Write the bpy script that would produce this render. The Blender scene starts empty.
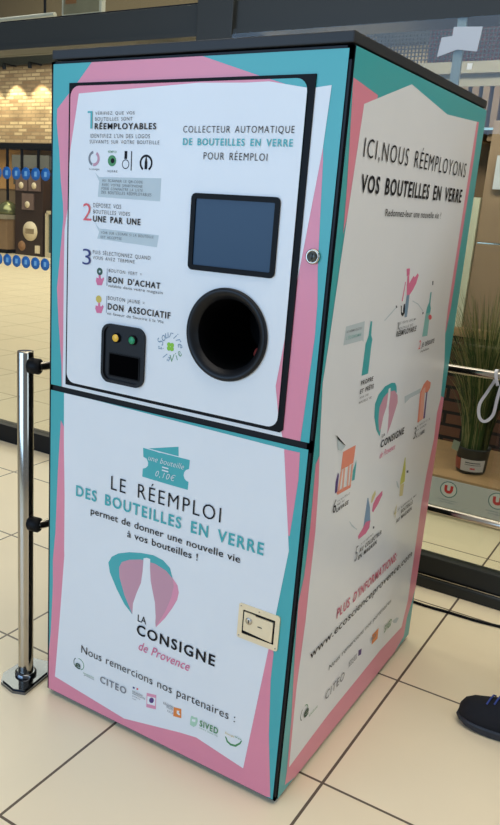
import bpy, bmesh, math, random
from mathutils import Vector, Matrix
from mathutils.geometry import tessellate_polygon
random.seed(7)
PI = math.pi
SC = bpy.context.scene
COL = SC.collection

# ------------------------------------------------------------------ camera
cd = bpy.data.cameras.new('camera')
cam = bpy.data.objects.new('camera', cd)
COL.objects.link(cam)
cam.matrix_world = Matrix(((0.8311, -0.1980, 0.5197, 0.6872), (0.5533, 0.2008, -0.8084, -1.5863), (0.0557, 0.9594, 0.2764, 1.4849), (0, 0, 0, 1)))
cd.sensor_fit = 'VERTICAL'
cd.sensor_height = 36
cd.lens = 789.83 * 36 / 825
cd.shift_x = (250 - 188.726) / 825
cd.shift_y = (427.58 - 412.5) / 825
cd.clip_start = 0.05
SC.camera = cam

# ------------------------------------------------------------------ world, lights, exposure
w = bpy.data.worlds.new('world')
SC.world = w
w.use_nodes = True
w.node_tree.nodes['Background'].inputs[0].default_value = (0.80, 0.88, 1.0, 1)
w.node_tree.nodes['Background'].inputs[1].default_value = 0.25
SC.view_settings.view_transform = 'Standard'
SC.view_settings.look = 'None'
SC.view_settings.gamma = 1
SC.view_settings.exposure = 0.10

def area(name, loc, target, sx, sy, power, col):
    l = bpy.data.lights.new(name, 'AREA')
    l.shape = 'RECTANGLE'; l.size = sx; l.size_y = sy; l.energy = power; l.color = col
    o = bpy.data.objects.new(name, l)
    COL.objects.link(o)
    o.location = loc
    o.rotation_euler = (Vector(target) - Vector(loc)).to_track_quat('-Z', 'Y').to_euler()
    return o
area('daylight_entrance', (-2.4, -6.0, 2.2), (-.5, 0, 1.0), 6.0, 3.2, 248, (0.42, 0.66, 1.0))
area('vestibule_ceiling_light', (.6, .2, 4.0), (.6, .2, 0), 4.6, 2.8, 116, (1.0, 0.91, 0.79))
area('side_panel_fill', (5.5, -.6, 2.2), (0, .5, 1.0), 3.0, 2.4, 40, (0.62, 0.81, 1.0))  # added fill to brighten the side panel, no known window there
area('display_fill', (-.2, 1.95, 3.0), (-.3, 2.75, .6), 2.6, .4, 52, (1.0, 0.92, 0.78))  # added fill that brightens the display
area('shop_ceiling_light', (-.6, 4.2, 4.6), (-.6, 4.6, 0), 6.0, 2.0, 110, (1.0, 0.90, 0.74))
area('gallery_ceiling_light', (-9.0, 8.5, 7.0), (-9.0, 8.5, 0), 12.0, 8.0, 1400, (1.0, 0.91, 0.78))

DATA = {'up':[('VÉRIFIEZ QUE VOS',-.647,-.527,1.6705,.007,0,'k'),('BOUTEILLES SONT',-.647,-.533,1.657,.008,0,'k'),('RÉEMPLOYABLES',-.648,-.463,1.638,.013,1,'k'),("IDENTIFIEZ L'UN DES LOGOS",-.661,-.48,1.618,.009,0,'k'),('SUIVANTS SUR VOTRE BOUTEILLE',-.663,-.452,1.605,.008,0,'k'),('1',-.671,-.656,1.639,.04,0,'teal'),('AU SCANNER LE QR-CODE',-.62,-.496,1.5165,.006,0,'g'),('AVEC VOTRE SMARTPHONE',-.621,-.496,1.5065,.006,0,'g'),('POUR CONNAÎTRE LA LISTE',-.622,-.495,1.4975,.006,0,'g'),('DES BOUTEILLES RÉEMPLOYABLES',-.622,-.469,1.488,.007,0,'g'),('2',-.68,-.653,1.421,.042,0,'red'),('DÉPOSEZ VOS',-.647,-.559,1.4545,.01,0,'k'),('BOUTEILLES VIDES',-.647,-.531,1.4395,.009,0,'k'),('UNE PAR UNE',-.647,-.498,1.42,.014,1,'k'),("VOIR SUR L'ÉCRAN SI LA BOUTEILLE",-.62,-.457,1.392,.006,0,'g'),('EST ACCEPTÉE',-.62,-.554,1.381,.006,0,'g'),('3',-.679,-.651,1.311,.04,0,'navy'),('PUIS SÉLECTIONNEZ QUAND',-.645,-.464,1.3405,.009,0,'k'),('VOUS AVEZ TERMINÉ',-.645,-.511,1.3275,.008,0,'k'),('BOUTON VERT =',-.592,-.488,1.2995,.008,0,'k'),("BON D'ACHAT",-.592,-.431,1.2745,.014,1,'k'),('valable dans votre magasin',-.593,-.422,1.2625,.007,0,'k'),('BOUTON JAUNE =',-.592,-.476,1.2305,.009,0,'k'),('DON ASSOCIATIF',-.592,-.397,1.206,.015,1,'k'),('en faveur de Sourire à la Vie',-.593,-.416,1.1925,.007,0,'k'),('COLLECTEUR AUTOMATIQUE',-.387,-.107,1.631,.014,0,'k'),('DE BOUTEILLES EN VERRE',-.386,-.108,1.6045,.014,1,'teal'),('POUR RÉEMPLOI',-.328,-.166,1.5745,.015,0,'k')],'up_p':[('note',[(-.644,1.537),(-.631,1.527),(-.443,1.53),(-.444,1.478),(-.634,1.48),(-.631,1.517)]),('note',[(-.64,1.416),(-.627,1.404),(-.443,1.4),(-.447,1.372),(-.633,1.379),(-.627,1.395)]),('k2',[(-.599,1.307),(-.597,1.308),(-.596,1.265),(-.599,1.265)]),('k2',[(-.598,1.239),(-.596,1.239),(-.596,1.196),(-.598,1.196)]),('pink2',[(-.626,1.291),(-.625,1.281),(-.633,1.282),(-.634,1.273),(-.629,1.263),(-.614,1.264),(-.607,1.282),(-.61,1.285),(-.615,1.28),(-.618,1.282),(-.619,1.292),(-.622,1.293)]),('pink2',[(-.625,1.22),(-.625,1.21),(-.633,1.211),(-.634,1.202),(-.629,1.192),(-.613,1.193),(-.606,1.211),(-.61,1.215),(-.614,1.21),(-.618,1.211),(-.618,1.221),(-.622,1.223)])],'lo':[('LE RÉEMPLOI',-.568,-.22,.7205,.039,0,'k'),('DES BOUTEILLES EN VERRE',-.692,-.094,.671,.03,1,'teal'),('permet de donner une nouvelle vie',-.637,-.156,.631,.019,.4,'k'),('à vos bouteilles !',-.507,-.279,.599,.019,.4,'k'),('une bouteille',-.448,-.336,.832,.015,0,'w','i'),('=',-.403,-.383,.8135,.012,.6,'w'),('0,10€',-.423,-.36,.794,.016,0,'w','i'),('LA',-.46,-.431,.3595,.02,.6,'k'),('CONSIGNE',-.462,-.206,.319,.03,1,'k'),('de Provence',-.453,-.282,.2725,.027,.3,'pink2','i'),('Nous remercions nos partenaires :',-.661,-.133,.1815,.025,0,'k'),('e',-.683,-.663,.122,.019,1,'dg'),('écosciences',-.652,-.611,.1145,.006,0,'green'),('provence',-.648,-.61,.109,.006,0,'dg'),('CITEO',-.587,-.49,.112,.021,1,'grey'),('RÉPUBLIQUE',-.468,-.432,.13,.005,.6,'g'),('FRANÇAISE',-.467,-.423,.1235,.005,.6,'g'),('provence',-.467,-.439,.116,.005,0,'g'),('alpes',-.467,-.454,.108,.004,0,'g'),('RÉGION',-.36,-.327,.137,.007,.8,'grey'),('SUD',-.349,-.327,.1305,.006,.6,'grey'),('PACA',-.345,-.325,.119,.006,.3,'grey'),('SIVED',-.239,-.181,.1225,.018,1,'green'),('Centre Ouest Var',-.24,-.18,.1145,.005,0,'green'),('Énergie',-.159,-.131,.1355,.005,.3,'yel'),('Var',-.13,-.109,.1375,.005,.3,'green')],'lo_p':[('teal',[(-.45,.863),(-.357,.888),(-.355,.863),(-.416,.863)]),('teal',[(-.467,.861),(-.423,.86),(-.416,.859),(-.409,.86),(-.321,.861),(-.322,.837),(-.33,.833),(-.336,.825),(-.337,.816),(-.333,.808),(-.328,.804),(-.321,.803),(-.322,.781),(-.414,.781),(-.419,.782),(-.424,.781),(-.466,.782),(-.465,.804),(-.455,.809),(-.449,.816),(-.449,.825),(-.454,.834),(-.465,.837)]),('teal',[(-.479,.371),(-.509,.394),(-.538,.431),(-.564,.474),(-.57,.502),(-.559,.523),(-.536,.54),(-.499,.555),(-.459,.565),(-.419,.571),(-.386,.566),(-.363,.551),(-.353,.525),(-.36,.494),(-.43,.471),(-.462,.46)]),('pink3',[(-.354,.526),(-.336,.509),(-.331,.49),(-.335,.467),(-.349,.438),(-.37,.401),(-.398,.363),(-.402,.48)]),('mauve',[(-.479,.371),(-.51,.422),(-.529,.47),(-.532,.499),(-.523,.518),(-.498,.533),(-.458,.546),(-.41,.548),(-.374,.539),(-.352,.523),(-.348,.502),(-.354,.468),(-.371,.419),(-.399,.364),(-.403,.386),(-.428,.435),(-.468,.407)]),('w',[(-.45,.552),(-.439,.557),(-.428,.557),(-.427,.529),(-.423,.494),(-.415,.465),(-.406,.436),(-.401,.394),(-.401,.356),(-.478,.351),(-.48,.371),(-.479,.407),(-.468,.443),(-.455,.477),(-.451,.514)]),('red',[(-.455,.148),(-.449,.149),(-.449,.143),(-.455,.142)]),('navy',[(-.468,.147),(-.461,.147),(-.462,.141),(-.468,.141)]),('pink3',[(-.419,.147),(-.386,.154),(-.385,.108),(-.418,.101)]),('w',[(-.416,.138),(-.388,.144),(-.388,.118),(-.416,.113)]),('pur',[(-.393,.134),(-.394,.129),(-.396,.125),(-.4,.122),(-.404,.121),(-.407,.122),(-.409,.125),(-.409,.129),(-.408,.133),(-.405,.137),(-.401,.14),(-.397,.14),(-.394,.138)]),('org',[(-.326,.142),(-.301,.147),(-.299,.118),(-.326,.113)]),('w',[(-.315,.136),(-.307,.138),(-.308,.132),(-.303,.127),(-.307,.124),(-.315,.127)]),('lg',[(-.27,.129),(-.268,.14),(-.262,.142),(-.26,.139),(-.249,.143),(-.246,.133),(-.25,.117),(-.258,.109),(-.27,.111)]),('w',[(-.264,.132),(-.253,.135),(-.254,.126),(-.265,.124)]),('green',[(-.16,.127),(-.155,.125),(-.15,.116),(-.14,.112),(-.127,.115),(-.116,.126),(-.11,.137),(-.108,.135),(-.112,.124),(-.125,.109),(-.141,.106),(-.153,.111)])],'si':[('ICI,NOUS RÉEMPLOYONS',.101,.903,1.594,.039,0,'k'),('VOS BOUTEILLES EN VERRE',.106,.898,1.523,.035,1,'k'),('Redonnez-leur une nouvelle vie !',.276,.716,1.4745,.016,.3,'k'),("LE RÉEMPLOI,C'EST",.118,.211,1.213,.005,.3,'g'),("L'ÉCONOMIE",.12,.21,1.197,.007,1,'lteal'),('PROPRE',.248,.33,1.0685,.011,1,'k'),('ET PRÊTE',.249,.341,1.047,.011,1,'k'),('POUR UNE',.251,.309,1.0335,.005,.3,'k'),('NOUVELLE VIE',.249,.334,1.021,.006,.3,'k'),('1',.463,.479,1.186,.018,0,'grey'),('JE VÉRIFIE QUE MA',.482,.617,1.198,.006,.3,'g'),('BOUTEILLE EST',.48,.598,1.1835,.006,.3,'g'),('RÉEMPLOYABLE',.468,.631,1.166,.014,1,'k'),('2',.676,.697,1.1065,.026,0,'red'),('JE DÉGUSTE',.706,.827,1.1095,.012,1,'k'),('ma boisson',.703,.782,1.094,.007,.3,'k'),('3',.752,.771,.8165,.038,0,'k'),('JE RINCE ET JE',.772,.903,.8505,.006,.2,'g'),('LA GARDE',.774,.872,.838,.006,.3,'g'),("À L'ABRI",.778,.863,.8145,.012,1,'k'),('LA',.456,.48,.888,.009,.6,'k'),('CONSIGNE',.456,.648,.858,.02,1,'k'),('de Provence',.46,.583,.826,.018,.3,'pink2','i'),('6',.158,.176,.755,.036,0,'k'),('LA BOUTEILLE',.182,.26,.779,.005,.2,'g'),('PART AU',.181,.227,.7685,.006,.3,'g'),('LAVAGE',.181,.258,.752,.011,1,'k'),('5',.36,.378,.5485,.046,0,'grey'),('JE LA RAPPORTE',.396,.49,.587,.006,.2,'g'),('AU COLLECTEUR',.392,.564,.5655,.013,1,'k'),('EN MAGASIN',.389,.53,.5445,.013,1,'k'),('4',.661,.682,.581,.043,0,'lyel'),('JE RAPPORTE MA',.693,.874,.597,.007,.2,'g'),('BOUTEILLE',.733,.843,.578,.012,1,'k'),('AU MAGASIN',.694,.842,.5565,.012,1,'k'),("PLUS D'INFORMATIONS:",.275,.752,.411,.029,1,'pink4'),('www.ecoscienceprovence.com',.116,.925,.362,.025,.05,'k'),('Nous remercions nos partenaires',.262,.76,.256,.016,.2,'g'),('e',.118,.148,.181,.025,1,'dg'),('écosciences',.153,.209,.168,.01,0,'green'),('CITEO',.262,.396,.1595,.027,.4,'grey'),('RÉPUBLIQUE',.422,.482,.1935,.009,.5,'g'),('FRANÇAISE',.425,.488,.181,.01,.5,'g'),('PACA',.602,.648,.1815,.016,1,'grey'),('SIVED',.731,.796,.1565,.025,1,'green')],'si_p':[('note',[(.114,1.228),(.227,1.23),(.231,1.197),(.235,1.179),(.225,1.184),(.11,1.185)]),('teal',[(.267,1.226),(.278,1.225),(.282,1.19),(.294,1.179),(.292,1.167),(.293,1.092),(.249,1.093),(.251,1.172),(.264,1.19)]),('pink2',[(.485,1.344),(.512,1.344),(.516,1.325),(.494,1.325)]),('pink2',[(.5,1.325),(.514,1.324),(.521,1.304),(.55,1.323),(.563,1.318),(.581,1.328),(.594,1.323),(.582,1.302),(.561,1.285),(.536,1.272),(.514,1.273),(.504,1.303)]),('pink2',[(.488,1.31),(.494,1.31),(.487,1.259),(.479,1.26)]),('lav',[(.514,1.273),(.536,1.273),(.539,1.252),(.539,1.213),(.52,1.213),(.513,1.238)]),('k',[(.476,1.249),(.484,1.247),(.49,1.23),(.502,1.226),(.499,1.25),(.508,1.251),(.515,1.225),(.504,1.217),(.488,1.224)]),('teal',[(.724,1.268),(.735,1.268),(.739,1.231),(.751,1.219),(.749,1.207),(.707,1.208),(.711,1.225),(.725,1.239)]),('lteal',[(.707,1.208),(.749,1.207),(.752,1.138),(.703,1.141)]),('red',[(.771,1.192),(.771,1.188),(.767,1.186),(.76,1.185),(.751,1.186),(.744,1.189),(.738,1.193),(.736,1.197),(.739,1.2),(.744,1.201),(.752,1.201),(.76,1.199),(.767,1.196)]),('g',[(.727,1.3),(.738,1.3),(.741,1.288),(.73,1.288)]),('g',[(.436,1.251),(.446,1.251),(.451,1.245),(.442,1.244)]),('g',[(.673,1.214),(.684,1.215),(.686,1.209),(.676,1.208)]),('note',[(.365,1.217),(.413,1.233),(.441,1.245),(.437,1.247),(.407,1.236),(.364,1.22)]),('note',[(.569,1.253),(.622,1.24),(.675,1.217),(.678,1.218),(.626,1.242),(.571,1.255)]),('sal',[(.776,.866),(.761,.964),(.786,.985),(.816,.994),(.86,.979),(.86,.961),(.838,.95),(.813,.954),(.807,.973),(.796,.971),(.777,.96),(.793,.863)]),('sal2',[(.777,.96),(.805,.973),(.833,.867),(.792,.865)]),('pur',[(.826,.955),(.838,.953),(.85,.865),(.833,.867)]),('note',[(.613,.977),(.662,.977),(.763,.977),(.76,.963),(.668,.963),(.623,.954)]),('teal',[(.441,.894),(.407,.921),(.379,.962),(.372,.999),(.391,1.021),(.434,1.036),(.483,1.038),(.513,1.033),(.53,1.02),(.539,1.001),(.469,1.008),(.453,.948)]),('mauve',[(.432,.909),(.414,.947),(.41,.983),(.433,1.006),(.466,1.015),(.518,1.011),(.548,.992),(.558,.97),(.543,.944),(.523,.911),(.502,.887),(.46,.929)]),('w',[(.465,1.024),(.48,1.025),(.485,1.005),(.485,.969),(.494,.945),(.502,.887),(.446,.889),(.443,.914),(.45,.949),(.466,.973),(.467,1.0)]),('sal',[(.184,.911),(.266,.91),(.266,.884),(.264,.862),(.247,.863),(.239,.863),(.232,.862),(.21,.863),(.184,.864)]),('sal',[(.17,.809),(.212,.809),(.266,.803),(.264,.795),(.18,.799)]),('sal2',[(.2,.863),(.212,.862),(.215,.805),(.204,.807)]),('sal2',[(.229,.862),(.24,.863),(.246,.805),(.236,.805)]),('pur',[(.166,.862),(.174,.854),(.174,.809),(.161,.808),(.158,.84)]),('teal',[(.283,.866),(.287,.853),(.288,.81),(.268,.812),(.268,.841),(.278,.855)]),('sal2',[(.184,.864),(.194,.863),(.19,.81),(.176,.81)]),('sal2',[(.252,.861),(.264,.861),(.264,.803),(.254,.805)]),('blue',[(.406,.725),(.413,.723),(.437,.688),(.453,.644),(.454,.62),(.422,.611),(.402,.637),(.403,.673),(.405,.705)]),('pink2',[(.418,.65),(.454,.643),(.452,.621),(.43,.611),(.375,.612),(.368,.624),(.396,.636)]),('pink2',[(.525,.713),(.53,.699),(.503,.678),(.468,.663),(.457,.671),(.459,.69),(.48,.705)]),('lyel',[(.441,.72),(.462,.732),(.471,.718),(.452,.7),(.439,.699)]),('g',[(.484,.615),(.496,.611),(.497,.604),(.484,.608)]),('note',[(.287,.695),(.307,.679),(.345,.654),(.354,.65),(.351,.648),(.309,.672),(.289,.69)]),('yel2',[(.698,.771),(.705,.769),(.721,.727),(.73,.686),(.715,.684),(.686,.686),(.685,.705),(.693,.728)]),('lyel',[(.688,.686),(.726,.68),(.728,.639),(.696,.646)]),('note',[(.644,.71),(.654,.706),(.681,.679),(.683,.674),(.661,.687)]),('g',[(.733,.719),(.752,.717),(.756,.708),(.739,.71)]),('org',[(.613,.203),(.669,.202),(.673,.162),(.621,.165)]),('pur',[(.499,.203),(.526,.197),(.528,.176),(.504,.181)]),('note',[(.811,.163),(.857,.157),(.883,.144),(.861,.134),(.829,.148)])],'front_border':{'teal':[(-.8,0),(0,0),(0,1.797),(-.8,1.797)],'pink_upper_left':[(-.662,1.796),(-.707,1.751),(-.778,1.686),(-.779,1.654),(-.77,1.588),(-.763,1.51),(-.755,1.459),(-.753,1.423),(-.759,1.366),(-.768,1.282),(-.773,1.24),(-.766,1.149),(-.754,1.035),(-.751,.957),(-.75,.95),(-.5,.97),(-.5,1.5),(-.2,1.6),(-.086,1.712),(-.199,1.744),(-.361,1.793),(-.363,1.796)],'white_upper':[(-.75,.95),(-.748,1.076),(-.749,1.299),(-.748,1.392),(-.737,1.454),(-.727,1.589),(-.702,1.72),(-.353,1.735),(-.235,1.732),(-.177,1.733),(-.084,1.718),(-.036,1.723),(-.042,1.604),(-.063,1.409),(-.084,1.226),(-.099,1.091),(-.082,1.004),(-.065,.947)],'pink_right':[(-.042,1.604),(-.039,1.576),(-.034,1.48),(-.027,1.359),(-.02,1.29),(-.018,1.211),(-.028,.972),(-.027,.955),(-.118,.97),(-.118,1.4)],'pink_lower':[(-.754,.878),(-.763,.726),(-.77,.536),(-.779,.444),(-.778,.359),(-.785,.203),(-.795,.102),(-.8,.1),(-.8,-.0),(-.035,.0),(-.013,.008),(-.034,.188),(-.044,.346),(-.043,.421),(-.061,.513),(-.041,.608),(-.5,.5)],'pink_lower_right':[(-.069,.946),(-.026,.947),(-.023,.882),(-.031,.739),(-.2,.75)],'white_lower':[(-.743,.96),(-.741,.807),(-.736,.656),(-.735,.493),(-.734,.473),(-.748,.278),(-.766,.056),(-.495,.028),(-.301,.071),(-.248,.08),(-.098,.055),(-.046,.533),(-.029,.702),(-.055,.874),(-.066,.947)]},'side_border':{'pink_tri':[(.009,1.738),(.151,1.723),(.106,1.623),(.041,1.433),(.036,1.522)],'white':[(.078,1.697),(.352,1.773),(.654,1.741),(.95,1.754),(.932,1.206),(.94,1.136),(.982,1.031),(1.003,.904),(.984,.856),(.994,.764),(.966,.647),(.957,.557),(.966,.177),(.935,.084),(.719,.096),(.516,.091),(.304,.088),(.185,.079),(.059,.068),(.052,.309),(.064,.501),(.063,.6),(.065,.733),(.054,.86),(.043,.925),(.034,.971),(.015,1.111),(.027,1.207),(.043,1.377)],'pink_right':[(.95,1.754),(.975,1.755),(.978,1.637),(.966,1.204),(.952,1.135),(.824,.929),(.887,1.496)],'pink_low':[(.043,.937),(.025,.919),(.032,.758),(.027,.635),(.009,.571),(.02,.425),(.041,.234),(.049,.061),(.045,.022),(.48,-.097),(.983,.026),(.988,.097),(1.028,.159),(1.114,.356),(1.202,.6),(1.2,.847),(1.002,.911),(.889,.784),(.644,.312),(.217,.217),(.213,.493)]},'peel':[('note',[(.133,.959),(.186,.928),(.193,.923),(.173,.917),(.147,.925)]),('w',[(.098,.969),(.107,.975),(.118,.977),(.196,.926),(.186,.928),(.123,.969)]),('k',[(.124,.967),(.131,.964),(.163,.944),(.194,.925),(.179,.931),(.136,.955)])]}
EMBLEMS = [(-0.649, 1.57), (-0.592, 1.566), (-0.546, 1.565), (-0.489, 1.563), (-0.622, 1.298), (-0.623, 1.228), (-0.393, 1.138), (-0.564, 1.137), (-0.512, 1.138), (-0.669, 0.139), (0.123, 0.201)]
DATA_SCREEN = [-0.3535, -0.125, 1.329, 1.5015]

# ------------------------------------------------------------------ helpers
def srgb(r, g, b):
    f = lambda c: (c / 255) / 12.92 if c <= 10 else (((c / 255) + .055) / 1.055) ** 2.4
    return (f(r), f(g), f(b), 1)
MATS = {}
def mat(name, rgb, rough=.5, metal=0., spec=.5, var=0., scale=6., coat=0., emit=0.):
    if name in MATS: return MATS[name]
    m = bpy.data.materials.new(name); m.use_nodes = True
    nt = m.node_tree; b = nt.nodes['Principled BSDF']
    c = srgb(*rgb)
    b.inputs['Base Color'].default_value = c
    b.inputs['Roughness'].default_value = rough
    b.inputs['Metallic'].default_value = metal
    b.inputs['Specular IOR Level'].default_value = spec
    b.inputs['Coat Weight'].default_value = coat
    if emit:
        b.inputs['Emission Color'].default_value = c; b.inputs['Emission Strength'].default_value = emit
    tc = nt.nodes.new('ShaderNodeTexCoord'); n = nt.nodes.new('ShaderNodeTexNoise')
    n.inputs['Scale'].default_value = scale; n.inputs['Detail'].default_value = 5
    nt.links.new(tc.outputs['Object'], n.inputs['Vector'])
    mx = nt.nodes.new('ShaderNodeMix'); mx.data_type = 'RGBA'
    v = var or .03
    mx.inputs[6].default_value = (c[0] * (1 - v), c[1] * (1 - v), c[2] * (1 - v), 1)
    mx.inputs[7].default_value = (min(1, c[0] * (1 + v)), min(1, c[1] * (1 + v)), min(1, c[2] * (1 + v)), 1)
    nt.links.new(n.outputs['Fac'], mx.inputs[0]); nt.links.new(mx.outputs[2], b.inputs['Base Color'])
    MATS[name] = m
    return m

class MB:
    """collects geometry for one mesh object"""
    def __init__(s): s.v = []; s.f = []; s.mi = []; s.mats = []; s.sm = []
    def m(s, mt):
        if mt not in s.mats: s.mats.append(mt)
        return s.mats.index(mt)
    def add(s, vs, fs, mt, smooth=False):
        o = len(s.v); s.v += [tuple(v) for v in vs]; k = s.m(mt)
        for f in fs: s.f.append(tuple(i + o for i in f)); s.mi.append(k); s.sm.append(smooth)
        return s
    def box(s, a, b, mt, bev=0.):
        x0, y0, z0 = a; x1, y1, z1 = b
        if bev:
            bm = bmesh.new(); bmesh.ops.create_cube(bm, size=1)
            for v in bm.verts: v.co = Vector(((x0 + x1) / 2 + v.co.x * (x1 - x0), (y0 + y1) / 2 + v.co.y * (y1 - y0), (z0 + z1) / 2 + v.co.z * (z1 - z0)))
            bmesh.ops.bevel(bm, geom=bm.edges[:], offset=bev, segments=2, affect='EDGES', profile=.6)
            bm.verts.index_update(); s.add([v.co.copy() for v in bm.verts], [[v.index for v in f.verts] for f in bm.faces], mt); bm.free()
            return s
        vs = [(x0, y0, z0), (x1, y0, z0), (x1, y1, z0), (x0, y1, z0), (x0, y0, z1), (x1, y0, z1), (x1, y1, z1), (x0, y1, z1)]
        return s.add(vs, [(0, 3, 2, 1), (4, 5, 6, 7), (0, 1, 5, 4), (1, 2, 6, 5), (2, 3, 7, 6), (3, 0, 4, 7)], mt)
    def tube(s, pts, r, mt, n=12, caps=True):
        pts = [Vector(p) for p in pts]; rs = r if isinstance(r, (list, tuple)) else [r] * len(pts)
        vs = []; up = None
        for i, p in enumerate(pts):
            d = (pts[min(i + 1, len(pts) - 1)] - pts[max(i - 1, 0)]).normalized()
            if up is None: up = Vector((0, 0, 1)) if abs(d.z) < .9 else Vector((1, 0, 0))
            a = d.cross(up).normalized(); b = a.cross(d).normalized(); up = b
            for k in range(n):
                t = 2 * PI * k / n; vs.append(p + (a * math.cos(t) + b * math.sin(t)) * rs[i])
        fs = [(i * n + k, i * n + (k + 1) % n, (i + 1) * n + (k + 1) % n, (i + 1) * n + k) for i in range(len(pts) - 1) for k in range(n)]
        s.add(vs, fs, mt, True)
        if caps:
            s.add(vs[:n], [tuple(range(n))[::-1]], mt); s.add(vs[-n:], [tuple(range(n))], mt)
        return s
    def lathe(s, c, axis, prof, mt, n=40):
        """prof: (radius, offset along axis)"""
        ax = Vector(axis).normalized(); u = ax.orthogonal().normalized(); q = ax.cross(u); vs = []
        for r, h in prof:
            for k in range(n):
                t = 2 * PI * k / n; vs.append(Vector(c) + ax * h + (u * math.cos(t) + q * math.sin(t)) * r)
        fs = [(i * n + k, i * n + (k + 1) % n, (i + 1) * n + (k + 1) % n, (i + 1) * n + k) for i in range(len(prof) - 1) for k in range(n)]
        return s.add(vs, fs, mt, True)
    def prism(s, pts, z0, z1, mt, mp=lambda x, y, z: (x, y, z)):
        n = len(pts)
        vs = [mp(x, y, z0) for x, y in pts] + [mp(x, y, z1) for x, y in pts]
        return s.add(vs, [tuple(range(n))[::-1], tuple(range(n, 2 * n))] + [(i, (i + 1) % n, n + (i + 1) % n, n + i) for i in range(n)], mt)
    def build(s, name, parent=None):
        me = bpy.data.meshes.new(name); me.from_pydata(s.v, [], s.f)
        for m_ in s.mats: me.materials.append(m_)
        me.polygons.foreach_set('material_index', s.mi); me.polygons.foreach_set('use_smooth', s.sm)
        me.update()
        o = bpy.data.objects.new(name, me); COL.objects.link(o)
        if parent: o.parent = parent; o.matrix_parent_inverse = ROOTINV(parent)
        return o
def ROOTINV(p):
    m_ = Matrix.Identity(4); q = p
    while q:
        m_ = Matrix.LocRotScale(q.location, q.rotation_euler, q.scale) @ (m_ if q is p else q.matrix_parent_inverse @ m_) if q is p else Matrix.LocRotScale(q.location, q.rotation_euler, q.scale) @ prev_inv @ m_
        prev_inv = q.matrix_parent_inverse.copy(); q = q.parent
    return m_.inverted()
def thing(name, loc, label, cat, group=None):
    o = bpy.data.objects.new(name, None); COL.objects.link(o); o.location = loc; o.empty_display_size = .1
    return tag(o, label, cat, group)
def tag(o, label, cat, group=None, kind=None):
    o['label'] = label; o['category'] = cat
    if group: o['group'] = group
    if kind: o['kind'] = kind
    return o
def struct(o): o['kind'] = 'structure'; return o
def flip_fix(o):
    bm = bmesh.new(); bm.from_mesh(o.data); bmesh.ops.recalc_face_normals(bm, faces=bm.faces[:]); bm.to_mesh(o.data); bm.free(); return o

# ------------------------------------------------------------------ palette
C = dict(
    teal=mat('teal_vinyl', (62, 166, 168), .32), pink=mat('pink_vinyl', (224, 136, 155), .32), white=mat('white_vinyl', (226, 228, 228), .30),
    w=mat('white_print', (226, 228, 228), .35), k=mat('black_print', (22, 22, 28), .6, spec=.2), g=mat('grey_print', (86, 90, 96), .5),
    red=mat('coral_print', (222, 92, 98), .5), navy=mat('navy_print', (46, 52, 112), .5), note=mat('pale_note_print', (188, 200, 202), .5),
    k2=mat('hairline_print', (140, 148, 160), .5), pink2=mat('rose_print', (214, 112, 146), .5), pink3=mat('light_rose_print', (222, 146, 168), .5),
    mauve=mat('mauve_print', (196, 146, 160), .5), grey=mat('logo_grey_print', (128, 130, 134), .5), dg=mat('dark_green_print', (52, 84, 66), .5),
    green=mat('green_print', (70, 140, 84), .5), lg=mat('pale_green_print', (170, 205, 178), .5), org=mat('orange_print', (226, 130, 58), .5),
    pur=mat('purple_print', (84, 58, 120), .5), yel=mat('yellow_print', (205, 180, 80), .5), yel2=mat('yellow_green_print', (196, 196, 92), .5),
    lyel=mat('pale_yellow_print', (208, 196, 140), .5), lav=mat('slate_blue_print', (112, 140, 160), .5), lteal=mat('pale_teal_print', (134, 186, 180), .5),
    sal=mat('salmon_print', (226, 138, 112), .5), sal2=mat('pale_salmon_print', (230, 168, 145), .5), blue=mat('blue_grey_print', (120, 150, 178), .5),
    pink4=mat('raspberry_print', (206, 96, 122), .5), clover=mat('clover_print', (134, 192, 50), .5))
BLACK = mat('black_rubber', (9, 10, 12), .5, spec=.15)
DARK = mat('black_steel', (13, 17, 22), .4, spec=.2)
CAP = mat('anthracite_lid', (46, 48, 50), .5, spec=.3)
STEEL = mat('polished_steel', (186, 180, 168), .12, metal=1.)
CHROME = mat('chrome', (112, 116, 122), .12, metal=1.)
FRAME = mat('anthracite_aluminium', (46, 48, 46), .4, spec=.25)

# ------------------------------------------------------------------ text and flat print
def new_text(s, weight, italic=False):
    cu = bpy.data.curves.new('t', 'FONT'); cu.body = s; cu.size = 1; cu.resolution_u = 3
    cu.offset = (.020 if weight >= 1 else .012 * weight) if weight else -.007
    if italic: cu.shear = .35
    cu.space_character = 1.2 if (s.upper() == s and len(s) > 2) else 1.03; cu.space_word = 1.7 if (s.upper() == s and len(s) > 2) else 1.15
    o = bpy.data.objects.new('t', cu); COL.objects.link(o)
    dg = bpy.context.evaluated_depsgraph_get(); dg.update()
    me = bpy.data.meshes.new_from_object(o.evaluated_get(dg))
    vs = [v.co.copy() for v in me.vertices]; fs = [tuple(p.vertices) for p in me.polygons]
    bpy.data.objects.remove(o); bpy.data.curves.remove(cu); bpy.data.meshes.remove(me)
    return vs, fs
_v, _ = new_text('H', 0)
CAPH = max(v.y for v in _v)
def front(y): return lambda u, v, d=0: (u, y - d, v)
def side(x): return lambda u, v, d=0: (x + d, u, v)
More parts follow.
